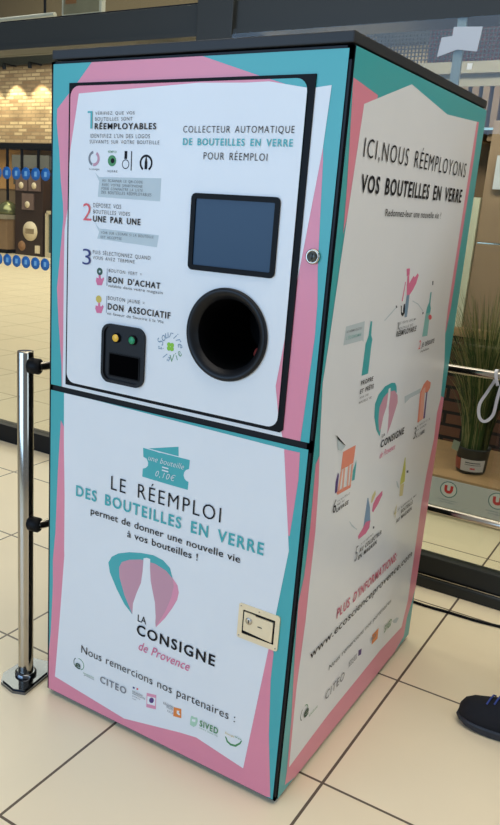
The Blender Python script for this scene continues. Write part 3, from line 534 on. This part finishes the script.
# dark brick-look block wall behind the plant
DBR = brick_mat('rustic_brown_brick', (126, 82, 58), (92, 62, 46), (30, 25, 22), .22, .075, .010, rot=(PI / 2, 0, 0), rough=.75, noise=.4, loc=(.05, 0, .02), bump=.6)
o = MB().box((-.60, 3.02, .203), (1.5, 3.14, .84), DBR).build('brick_counter'); tag(o, 'rustic brown brick counter standing on the podium behind the grass plant', 'counter')
o = MB().box((-.64, 2.90, .84), (1.55, 3.20, .885), WOOD, .004).build('wooden_shelf_board'); tag(o, 'light wooden board lying on top of the brown brick counter', 'board')
PANEL = mat('brown_timber_panel', (156, 130, 104), .5, var=.14, scale=3)
m_ = MB().box((-.455, 2.98, .885), (1.5, 3.05, 1.345), PANEL, .002).box((-.455, 2.98, 1.352), (1.5, 3.05, 1.975), PANEL, .002).box((-.455, 3.0, 1.344), (1.5, 3.045, 1.353), STEEL)
o = m_.build('timber_panel'); tag(o, 'tall brown timber panel standing on the wooden board behind the plant', 'panel')
o = MB().box((-.505, 2.96, .885), (-.46, 3.0, 1.585), mat('cream_strip', (206, 204, 178), .4)).build('upright_strip'); tag(o, 'narrow cream upright strip at the left edge of the brown timber panel', 'strip')
o = MB().box((-.405, 2.955, 1.63), (-.22, 2.962, 1.80), mat('white_paper', (206, 210, 216), .6)).build('notice_sheet'); tag(o, 'white notice sheet fixed on the brown timber panel', 'paper')
# pleated wooden screen above
m_ = MB(); SL = mat('slatted_wood', (138, 112, 84), .6, var=.2, scale=8)
for k in range(44):
    x_ = -1.1 + k * .06; m_.box((x_, 3.30, 1.9), (x_ + .036, 3.505, 2.19), SL)
m_.box((-1.15, 3.505, FZ), (1.6, 3.53, 2.19), mat('wood_backing', (112, 90, 66), .7))
m_.box((-1.12, 3.26, 1.955), (1.6, 3.30, 1.968), STEEL)
o = m_.build('slatted_screen'); tag(o, 'brown vertical slat screen above and behind the timber panel', 'screen')
m_ = MB(); BG = mat('beige_bulkhead', (158, 150, 134), .6, var=.06, scale=2)
m_.box((-3.2, 3.30, 2.191), (2.2, 3.75, 2.255), BG).box((-3.2, 3.26, 2.255), (2.2, 3.75, 2.27), BG).box((-3.2, 3.34, 2.27), (2.2, 3.75, 2.33), BG)
m_.box((-3.15, 3.55, FZ), (-3.0, 3.7, 2.191), BG).box((1.9, 3.5, FZ), (2.05, 3.7, 2.191), BG)
o = m_.build('shop_bulkhead'); tag(o, 'long beige moulded bulkhead beam spanning above the slat screen', 'beam')
m_ = MB(); MS = mat('dark_mesh', (48, 50, 50), .5)
for k in range(180): m_.box((-2.4 + k * .022, 3.40, 2.33), (-2.4 + k * .022 + .006, 3.408, 2.62), MS)
for k in range(14): m_.box((-2.4, 3.398, 2.335 + k * .021), (1.56, 3.41, 2.340 + k * .021), MS)
o = m_.build('mesh_basket_panel'); tag(o, 'dark wire mesh panel standing on top of the beige bulkhead', 'mesh')
# produce boxes behind the mesh
RB = mat('dark_red_goods', (132, 62, 56), .6, var=.5, scale=9); GB = mat('grey_goods', (116, 112, 104), .6, var=.3, scale=7)
for i, (x0, x1, mt, nm) in enumerate(((-2.3, -1.45, GB, 'grey carton'), (-1.02, -.40, RB, 'dark red patterned carton'), (-.32, .3, GB, 'broad grey carton'))):
    o = MB().box((x0, 3.46, 2.331), (x1, 3.72, 2.331 + (.24, .22, .26)[i]), mt, .006).build('carton'); tag(o, nm + ' on the beige bulkhead behind the wire mesh', 'carton')

# sheets and a stile on the right pane
PW = mat('translucent_paper', (178, 184, 190), .5)
o = MB().prism([(-.333, 2.040), (-.325, 2.105), (-.286, 2.108), (-.286, 2.138), (-.183, 2.133), (-.191, 2.052), (-.262, 2.062)], 1.5385, 1.5398, PW, lambda x, y, z: (x, z, y)).build('taped_notices'); tag(o, 'pale paper notices taped to the right pane below the beam', 'paper')
o = MB().box((-.279, 1.552, 1.93), (-.246, 1.565, 2.168), mat('frosted_strip', (170, 178, 186), .4)).build('frosted_film_strip'); tag(o, 'pale grey upright film strip on the right pane behind the taped notices', 'strip')
o = MB().box((-.218, 1.5375, 1.993), (-.200, 1.5395, 2.014), mat('white_sticker', (226, 226, 216), .5)).build('square_sticker'); tag(o, 'tiny white square sticker on the right pane', 'sticker')

# ------------------------------------------------------------------ potted grass plant
PLX, PLY, PZ = -.195, 2.535, .2035
pp = thing('potted_grass', (PLX, PLY, PZ), 'tall green ornamental grass in a labelled dark pot on the plywood podium', 'plant')
m_ = MB(); m_.lathe((PLX, PLY, PZ), (0, 0, 1), [(.0001, 0), (.068, 0), (.074, .012), (.082, .125), (.086, .130), (.086, .138), (.079, .138), (.077, .120), (.0001, .118)], mat('dark_grey_pot', (46, 48, 48), .5), 40); pot = m_.build('pot', pp)
def wrap(r0, r1, z0, z1, a0, a1, mt, n=14):
    m_ = MB(); vs = []
    for k in range(n + 1):
        a = math.radians(a0 + (a1 - a0) * k / n)
        vs += [(PLX + r0 * math.cos(a), PLY + r0 * math.sin(a), PZ + z0), (PLX + r1 * math.cos(a), PLY + r1 * math.sin(a), PZ + z1)]
    return m_.add(vs, [(2 * k, 2 * k + 2, 2 * k + 3, 2 * k + 1) for k in range(n)], mt, True)
m_ = wrap(.0765, .0815, .018, .082, -118, -25, mat('paper_label', (214, 208, 208), .6)); lab = m_.build('pot_label', pot); lab['label'] = 'white paper price label'
m_ = wrap(.0762, .0812, .020, .080, -165, -119, mat('red_label', (178, 92, 76), .6)); lab = m_.build('pot_label', pot); lab['label'] = 'reddish brown printed label'
m_ = MB()
for a, b, z0, h, col in ((-100, -45, .063, .005, 'g'), (-100, -40, .053, .003, 'g'), (-80, -62, .030, .009, 'red')):
    vs = []
    for k in range(9):
        an = math.radians(a + (b - a) * k / 8)
        for zz in (z0, z0 + h): r_ = .0765 + .005 * (zz - .018) / .064 + .0008; vs.append((PLX + r_ * math.cos(an), PLY + r_ * math.sin(an), PZ + zz))
    m_.add(vs, [(2 * k, 2 * k + 2, 2 * k + 3, 2 * k + 1) for k in range(8)], C[col])
m_.build('label_print', pot)
m_ = MB(); m_.box((-.014, -.0012, 0), (.024, .0012, .050), mat('grey_tag', (150, 158, 140), .5)); tg = m_.build('plant_tag', pp); tg.matrix_parent_inverse = Matrix.Identity(4); tg.location = (-.085, -.062, .115); tg.rotation_euler = (0, .15, -.3)
GR = [mat('grass_green', (70, 92, 46), .55, var=.2), mat('grass_dark', (48, 70, 38), .55, var=.2), mat('grass_straw', (138, 134, 88), .6, var=.2)]
m_ = MB()
for i in range(900):
    a = random.uniform(0, 2 * PI); r0 = .066 * math.sqrt(random.random()); x0 = PLX + r0 * math.cos(a); y0 = PLY + r0 * math.sin(a)
    hgt = random.uniform(.35, .92) if i % 3 else random.uniform(.6, .98); out_r = random.uniform(.03, .36) * (hgt / .8) ** 1.2; a2 = a + random.uniform(-.5, .5)
    if y0 + out_r * math.sin(a2) > 2.93: out_r *= .45
    wd = random.uniform(.0014, .0030); mt = GR[random.choice((0, 0, 1, 1, 2))] if hgt < .75 else GR[random.choice((0, 2, 2))]
    sx, sy = -math.sin(a2 + .6), math.cos(a2 + .6); vs = []; n = 6
    for k in range(n + 1):
        t_ = k / n; rr = out_r * t_ ** 2.1; zz = PZ + .115 + hgt * (t_ - .12 * t_ ** 3); ww = wd * (1 - t_ ** 2) + .0003
        cx_ = x0 + rr * math.cos(a2); cy_ = y0 + rr * math.sin(a2)
        vs += [(cx_ + sx * ww, cy_ + sy * ww, zz), (cx_ - sx * ww, cy_ - sy * ww, zz)]
    m_.add(vs, [(2 * k, 2 * k + 1, 2 * k + 3, 2 * k + 2) for k in range(n)], mt, True)
m_.build('grass_blades', pp)

# ================================================================== SHOP FRONT FAR LEFT
BLUE = mat('blue_film', (24, 104, 178), .5); BLUEC = mat('pale_blue_film', (120, 176, 216), .5)
stick = []
def sticker(x, z, lab, grp, proto):
    if proto is None:
        m_ = MB(); n = 20
        m_.lathe((0, 0, 0), (0, -1, 0), [(.034, 0), (.034, .0012), (.0001, .0012)], BLUE, n)
        o = m_.build('window_sticker')
        m_ = MB(); m_.box((-.009, -.0020, -.013), (.009, -.0013, .013), BLUEC, .0002); ch = m_.build('pale_mark', o)
    else:
        o = proto.copy(); COL.objects.link(o)
        for c_ in proto.children: d = c_.copy(); COL.objects.link(d); d.parent = o
    o.location = (x, 1.7449, z)
    tag(o, lab, 'sticker', grp); return o
pr = None
UPX = [-2.86 + .0768 * k for k in range(-2, 7)]
for row, z in (('upper', 1.575), ('lower', 1.0915)):
    for k in range(-2, 7):
        x = -2.775 + .0745 * k
        o = sticker(x, z, 'round blue safety sticker in the %s dotted row across the left pane' % row, 'blue safety stickers in the %s row' % row, pr)
        if pr is None: pr = o

ORB = mat('backlight_toned_board', (214, 164, 104), .7, var=.15, scale=2)  # orange backlight is put into this colour, no lamp behind it
m_ = MB().box((-16.5, 13.55, FZ), (-10.3, 13.62, 2.5), mat('shop_back_panel', (150, 128, 100), .7, var=.2, scale=1.5)).box((-15.5, 13.509, 1.5), (-10.4, 13.55, 2.5), ORB)
o = m_.build('shop_back_board'); tag(o, 'back board toned as if warmly backlit of the bakery stall below the brick wall', 'board')
GRY = mat('grey_panel', (122, 122, 116), .6, var=.2, scale=3)
for i, (x0, x1, z0, z1, nm) in enumerate(((-14.45, -13.2, 2.0, 2.32, 'wide grey menu board hanging left'), (-13.15, -12.3, 1.98, 2.30, 'narrow grey menu board hanging right'), (-14.4, -13.3, 1.62, 1.88, 'dark grey shelf block under the wide menu board'), (-13.1, -12.4, 1.60, 1.88, 'dark grey shelf block under the narrow menu board'))):
    o = MB().box((x0, 13.1501, z0), (x1, 13.45, z1), GRY if i < 2 else mat('dark_shelf', (84, 80, 72), .6, var=.3)).build('menu_board' if i < 2 else 'shelf_block'); tag(o, nm + ' on the warm toned back board', 'board' if i < 2 else 'shelf')
m_ = MB()
for x_ in (-15.2, -14.6, -14.1, -13.55, -13.05, -12.5, -11.8): m_.box((x_, 13.1, 1.2), (x_ + .05, 13.15, 2.46), DARK)
m_.box((-15.3, 13.1, 2.45), (-11.5, 13.508, 2.5), DARK)
o = m_.build('hanging_rods'); tag(o, 'row of dark hanging rods in front of the menu boards', 'rods')
# tall dark display case with framed pictures and a round sign
dk = thing('display_case', (-13.2, 12.6, FZ), 'tall dark brown display case with framed pictures and a round cream sign', 'case')
MB().box((-13.68, 12.5, FZ), (-12.78, 12.9, 1.92), mat('dark_brown_case', (52, 38, 32), .35, var=.2), .01).build('case_body', dk)
for x0, x1, z0, z1 in ((-13.62, -13.25, 1.48, 1.86), (-13.2, -12.84, 1.48, 1.86), (-13.42, -13.05, 1.05, 1.42)):
    f = MB().box((x0, 12.46, z0), (x1, 12.5, z1), mat('picture_mauve', (112, 92, 86), .5, var=.3, scale=6)).build('picture', dk)
    m_ = MB(); m_.lathe(((x0 + x1) / 2, 12.46, z0 + .12), (0, -1, 0), [(.075, 0), (.075, .01), (.0001, .01)], mat('cream_sign', (226, 210, 180), .5), 20); m_.build('picture_spot', f)
m_ = MB(); m_.lathe((-13.17, 12.5, .56), (0, -1, 0), [(.225, 0), (.225, .03), (.0001, .03)], mat('cream_sign', (226, 210, 180), .5), 32); rs = m_.build('round_sign', dk)
m_ = MB(); m_.box((-13.31, 12.462, .50), (-13.03, 12.469, .62), mat('sign_motif_tan', (150, 132, 104), .6, var=.5, scale=14), .003); m_.build('sign_motif', rs)
m_ = MB(); m_.lathe((-13.46, 12.5, .20), (0, -1, 0), [(.12, 0), (.10, .03), (.0001, .04)], mat('tan_photo', (150, 110, 74), .6, var=.4, scale=9), 16); m_.box((-13.0, 12.47, .06), (-12.86, 12.5, .24), mat('cream_sign', (226, 210, 180), .5)); m_.build('picture_print', dk)
# counters
ct = thing('bakery_counter', (-14.6, 12.4, FZ), 'wood fronted bakery counter left of the tall dark display case', 'counter')
MB().box((-16.5, 12.3, FZ + .1), (-13.76, 13.0, .80), mat('counter_wood', (134, 108, 80), .6, var=.2, scale=5), .01).box((-16.4, 12.4, FZ), (-13.86, 13.0, FZ + .1), DARK).build('counter_body', ct)
MB().box((-16.5, 12.25, .80), (-13.74, 13.05, .90), mat('counter_top', (150, 142, 124), .4)).build('countertop', ct)
m_ = MB()
m_.lathe((-14.05, 12.62, .90), (0, 0, 1), [(.0001, 0), (.28, 0), (.30, .06), (.24, .20), (.10, .30), (.0001, .33)], mat('glossy_olive', (120, 122, 84), .1, metal=.6), 24)
tag(m_.build('serving_dome'), 'shiny olive green serving dome standing on the bakery counter', 'dome')
m_ = MB(); m_.box((-12.70, 12.5, FZ), (-12.62, 12.7, 1.0), mat('cream_post', (196, 184, 156), .5)).box((-12.62, 12.5, FZ), (-11.6, 13.0, .10), mat('cream_post', (196, 184, 156), .5)).box((-12.62, 12.55, .10), (-11.6, 13.0, .98), mat('fridge_glass_dark', (60, 84, 84), .15)).box((-12.66, 12.5, .98), (-11.6, 13.05, 1.06), mat('cream_post', (196, 184, 156), .5))
tag(m_.build('chiller_cabinet'), 'glass fronted chiller cabinet just right of the tall dark case', 'chiller')
for i, (x_, z_) in enumerate(((-12.55, 1.22), (-12.3, 1.20))):
    m_ = MB(); m_.lathe((x_, 12.7, 1.061), (0, 0, 1), [(.0001, 0), (.09, 0), (.10, .14), (.04, .24), (.035, .32), (.0001, .33)], mat('orange_jar', (206, 140, 70), .4), 16)
    tag(m_.build('jar'), ('orange jar nearer the dark case' if i == 0 else 'orange jar further along') + ' on the chiller cabinet', 'jar')
# spots that wash the brick wall
for i, x_ in enumerate((-15.6, -14.75, -13.9, -13.05, -12.2, -11.35)):
    sp_ = thing('ceiling_spotlight', (x_, 13.2, 4.40), 'small dark spotlight under the beam washing the cream brick wall', 'lamp', 'spotlights over the brick wall')
    MB().tube([(x_, 13.2, 4.40), (x_, 13.22, 4.28)], .05, DARK, 12).build('lamp_head', sp_)
    MB().box((x_ - .02, 13.18, 4.395), (x_ + .02, 13.6, 4.425), DARK).build('bracket', sp_)
    l = bpy.data.lights.new('spot', 'SPOT'); l.energy = 170; l.spot_size = math.radians(78); l.spot_blend = .5; l.color = (1, .84, .58); l.shadow_soft_size = .04
    lo = bpy.data.objects.new('spot', l); COL.objects.link(lo); lo.location = (x_, 13.22, 4.25); lo.rotation_euler = (Vector((x_, 13.62, 3.0)) - Vector((x_, 13.22, 4.25))).to_track_quat('-Z', 'Y').to_euler()

# hanging lightbox and white pipe seen through the transom
m_ = MB(); LBW = mat('lightbox_white', (226, 226, 216), .5)
hs = thing('hanging_sign', (-5.1, 5.0, 3.18), 'white framed hanging sign seen through the left transom pane', 'sign')
MB().box((-5.36, 5.0, 3.175), (-4.84, 5.06, 3.60), LBW, .004).build('sign_frame', hs)
m_ = MB().box((-5.33, 4.992, 3.21), (-4.87, 5.0, 3.57), mat('sign_face', (150, 146, 122), .6, var=.25, scale=7)).box((-5.30, 4.988, 3.30), (-5.16, 4.992, 3.5), mat('sign_ochre', (160, 110, 66), .6)); sf = m_.build('sign_face', hs)
m_ = MB(); m_.box((-5.12, 4.986, 3.40), (-4.92, 4.9915, 3.45), C['g']); m_.build('sign_stripe', sf)
MB().box((-5.3, 5.02, 3.60), (-5.285, 5.035, 5.6), DARK).box((-4.9, 5.02, 3.60), (-4.885, 5.035, 5.6), DARK).build('hanger', hs)
m_ = MB().tube([(-8.4, 5.0, 3.20), (-5.45, 5.0, 3.215)], .028, LBW, 12).box((-8.0, 4.99, 3.2), (-7.98, 5.01, 5.6), DARK).box((-5.6, 4.99, 3.2), (-5.58, 5.01, 5.6), DARK)
tag(m_.build('light_tube'), 'long white ceiling tube left of the hanging sign', 'lamp')
sc_ = MB().box((-9, 4.8, 5.6), (6, 5.3, 5.7), FRAME).build('trim_6'); struct(sc_)
m_ = MB(); m_.tube(spl([(-1.62, 3.0, 2.60), (-1.58, 3.0, 2.69), (-1.50, 3.0, 2.73), (-1.38, 3.0, 2.735), (-1.33, 3.0, 2.72)]), .010, LBW, 10); m_.box((-1.635, 2.99, 2.3), (-1.605, 3.01, 2.61), FRAME); m_.box((-1.66, 2.96, FZ), (-1.58, 3.04, 2.3), FRAME)
tag(m_.build('curved_hook_stand'), 'curved white hook on a grey stand seen above the beam right of the post', 'hook')

# ================================================================== PERSON
pe = thing('person', (.52, .82, FZ), 'person in dark jacket and blue jeans, one black trainer at the right edge', 'person')
def skin_mesh(name, verts, edges, rad, mt, parent, root_i=0, sub=2):
    me = bpy.data.meshes.new(name); me.from_pydata(verts, edges, []); me.materials.append(mt)
    o = bpy.data.objects.new(name, me); COL.objects.link(o)
    sk = o.modifiers.new('s', 'SKIN'); sk.use_smooth_shade = True
    for i, r_ in enumerate(rad):
        r_ = r_ if isinstance(r_, tuple) else (r_, r_); me.skin_vertices[0].data[i].radius = r_
        me.skin_vertices[0].data[i].use_root = (i == root_i)
    sb_ = o.modifiers.new('d', 'SUBSURF'); sb_.levels = sub; sb_.render_levels = sub
    dg = bpy.context.evaluated_depsgraph_get(); dg.update()
    m2 = bpy.data.meshes.new_from_object(o.evaluated_get(dg)); o.modifiers.clear(); o.data = m2; m2.name = name
    if not m2.materials: m2.materials.append(mt)
    for p in m2.polygons: p.use_smooth = True
    o.parent = parent; o.matrix_parent_inverse = ROOTINV(parent)
    return o
SKIN = mat('skin', (206, 160, 134), .5); JEANS = mat('blue_denim', (46, 60, 104), .8, var=.2, scale=40); JACK = mat('dark_jacket', (38, 40, 48), .7); HAIR = mat('brown_hair', (60, 42, 30), .7, var=.3, scale=40)
BXc, FY1, FY2 = .50, .695, .955
# body (skin): pelvis -> spine -> neck -> head, arms with hands, lower legs
V = []; E_ = []; R_ = []
def jn(p, r, prev=None):
    V.append(p); R_.append(r)
    if prev is not None: E_.append((prev, len(V) - 1))
    return len(V) - 1
pl_ = jn((BXc, .825, .93), (.09, .07)); s1 = jn((BXc, .825, 1.12), (.10, .07), pl_); s2 = jn((BXc + .01, .825, 1.32), (.11, .07), s1)
nk = jn((BXc, .825, 1.47), .050, s2); nk2 = jn((BXc - .01, .825, 1.54), .048, nk); h1 = jn((BXc - .02, .825, 1.60), (.070, .085), nk2); h2 = jn((BXc - .015, .825, 1.68), (.078, .095), h1); h3 = jn((BXc - .01, .825, 1.735), (.06, .07), h2)
for sg in (-1, 1):
    sh = jn((BXc + .01, .825 + sg * .17, 1.40), .055, s2); el = jn((BXc + .03, .825 + sg * .24, 1.13), .040, sh); wr = jn((BXc - .06, .825 + sg * .25, .90), .027, el); pa = jn((BXc - .085, .825 + sg * .25, .84), (.026, .040), wr)
    for j, (dy, ln) in enumerate(((-.030, .068), (-.010, .078), (.010, .074), (.029, .058))):
        k0 = jn((BXc - .098, .825 + sg * .25 + dy, .80), .0095, pa); k1 = jn((BXc - .108, .825 + sg * .25 + dy, .80 - ln * .5), .0088, k0); jn((BXc - .104, .825 + sg * .25 + dy, .80 - ln), .0078, k1)
    t0 = jn((BXc - .105, .825 + sg * .25 - sg * .035, .845), .011, pa); jn((BXc - .125, .825 + sg * .25 - sg * .045, .805), .0095, t0)
    fy = FY1 if sg < 0 else FY2
    hp = jn((BXc, .825 + sg * .09, .88), .09, pl_); kn = jn((BXc - .01, (fy + .825 + sg * .09) / 2, .50), .058, hp); an = jn((BXc + .005, fy, .10), .036, kn)
body = skin_mesh('body', V, E_, R_, SKIN, pe)
# jacket
V = []; E_ = []; R_ = []
a0 = jn((BXc, .825, .83), (.17, .15)); a1 = jn((BXc, .825, 1.0), (.155, .125), a0); a2_ = jn((BXc, .825, 1.15), (.150, .115), a1); a3 = jn((BXc + .01, .825, 1.33), (.160, .115), a2_); a4 = jn((BXc + .005, .825, 1.45), (.075, .075), a3); 
for sg in (-1, 1):
    sh = jn((BXc + .01, .825 + sg * .175, 1.395), .072, a3); el = jn((BXc + .03, .825 + sg * .24, 1.13), .056, sh); wr = jn((BXc - .048, .825 + sg * .25, .925), .040, el)
skin_mesh('jacket', V, E_, R_, JACK, pe)
# jeans
V = []; E_ = []; R_ = []
a0 = jn((BXc, .825, .95), (.14, .115))
for sg in (-1, 1):
    fy = FY1 if sg < 0 else FY2
    hp = jn((BXc, .825 + sg * .085, .86), .105, a0); md = jn((BXc - .005, .825 + sg * .10, .68), .088, hp); kn = jn((BXc - .012, (fy + .825 + sg * .1) / 2, .50), .072, md); cf = jn((BXc, fy, .28), .064, kn); an = jn((BXc + .008, fy, .105), .058, cf); jn((BXc + .008, fy, .07), .056, an)
skin_mesh('jeans', V, E_, R_, JEANS, pe)
# hair, face
m_ = MB()
vs = []; n1, n2 = 12, 24
for i in range(n1 + 1):
    ph = PI * .62 * i / n1
    for k in range(n2):
        th = 2 * PI * k / n2; fwd = max(0, -math.cos(th)); pm = ph * (1 - .42 * fwd)
        vs.append((BXc - .006 + .108 * math.sin(pm) * math.cos(th), .825 + .092 * math.sin(pm) * math.sin(th), 1.68 + .118 * math.cos(pm)))
m_.add(vs, [(i * n2 + k, (i + 1) * n2 + k, (i + 1) * n2 + (k + 1) % n2, i * n2 + (k + 1) % n2) for i in range(n1) for k in range(n2)], HAIR, True)
m_.build('hair', pe)
for sg in (-1, 1):
    m_ = MB(); m_.lathe((BXc - .093, .825 + sg * .031, 1.665), (-1, 0, 0), [(.012, 0), (.010, .006), (.005, .009), (.0001, .0095)], mat('eye_white', (225, 225, 222), .3), 14); m_.lathe((BXc - .093, .825 + sg * .031, 1.665), (-1, 0, 0), [(.0048, .0088), (.0001, .0105)], BLACK, 12); m_.build('eye', pe)
m_ = MB(); m_.add([(BXc - .09, .825, 1.665), (BXc - .118, .825, 1.628), (BXc - .09, .808, 1.622), (BXc - .09, .842, 1.622), (BXc - .092, .825, 1.615)], [(0, 2, 1), (0, 1, 3), (1, 2, 4), (1, 4, 3)], SKIN, True); m_.build('nose', pe)
m_ = MB(); m_.box((BXc - .092, .803, 1.590), (BXc - .084, .847, 1.598), mat('lips', (176, 100, 96), .5), .002); m_.build('mouth', pe)

SHB = mat('black_trainer_fabric', (26, 27, 32), .8, var=.25, scale=60, spec=.3); SOLE = mat('black_rubber_sole', (34, 38, 46), .55); LACE = mat('blue_lace', (52, 70, 140), .7)
def shoe(x0, yc):
    """toe at x0 pointing to -x, heel at x0 + .29"""
    prof = [  # t, halfwidth left, halfwidth right, top z, sole z lift
        (0, .018, .016, .052, .018), (.012, .036, .034, .072, .012), (.035, .048, .046, .086, .006), (.065, .054, .052, .094, .002), (.10, .054, .052, .106, 0), (.135, .050, .048, .120, 0), (.165, .045, .044, .130, 0), (.195, .041, .039, .136, 0), (.235, .039, .037, .134, 0), (.27, .036, .035, .124, 0), (.288, .026, .026, .112, .003), (.296, .012, .012, .09, .006)]
    n = 18; vs = []
    for t_, wl_, wr_, zt, _l in prof:
        for k in range(n):
            a = 2 * PI * k / n; cs, sn = math.cos(a), math.sin(a); wdt = wl_ if cs < 0 else wr_
            zc = .022; zz = zc + (zt - zc) * max(0, sn) ** .8 if sn > 0 else zc + .008 * sn
            cx = abs(cs) ** .75 * (1 if cs > 0 else -1)
            vs.append((x0 + t_, yc + wdt * cx * (1 - .22 * max(0, sn)), FZ + zz))
    fs = [(i * n + k, i * n + (k + 1) % n, (i + 1) * n + (k + 1) % n, (i + 1) * n + k) for i in range(len(prof) - 1) for k in range(n)] + [tuple(range(n))[::-1], tuple(range((len(prof) - 1) * n, len(prof) * n))]
    m_ = MB().add(vs, fs, SHB, True); up = m_.build('shoe', pe)
    ol = [(x0 - .004 + t_ * 1.02, yc - wl_ - .004) for t_, wl_, wr_, *_ in prof] + [(x0 - .004 + t_ * 1.02, yc + wr_ + .004) for t_, wl_, wr_, *_ in prof[::-1]]
    N = len(prof); L3 = []
    for zz, ins in ((0, .006), (.006, 0), (.022, .0), (.028, .003)):
        for (x_, y_), li in zip(ol, [p[4] for p in prof] + [p[4] for p in prof[::-1]]):
            dy = -ins if y_ > yc else ins
            L3.append((x_ + (ins if x_ < x0 + .1 else -ins) * .5, y_ + dy, FZ + zz + (li if zz < .02 else 0)))
    M_ = 2 * N
    m_ = MB().add(L3, [(r * M_ + k, r * M_ + (k + 1) % M_, (r + 1) * M_ + (k + 1) % M_, (r + 1) * M_ + k) for r in range(3) for k in range(M_)] + [tuple(range(M_))[::-1], tuple(range(3 * M_, 4 * M_))], SOLE, False)
    m_.build('sole', up)
    m_ = MB()
    for i in range(5):
        tx = .078 + i * .021; zt = .101 + i * .0085
        m_.tube([(x0 + tx, yc - .026, FZ + zt - .010), (x0 + tx + .006, yc - .010, FZ + zt + .004), (x0 + tx + .010, yc + .010, FZ + zt + .006), (x0 + tx + .014, yc + .026, FZ + zt - .004)], .0028, LACE, 8)
    m_.build('laces', up)
shoe(.284, FY1 - .005); shoe(.41, FY2)
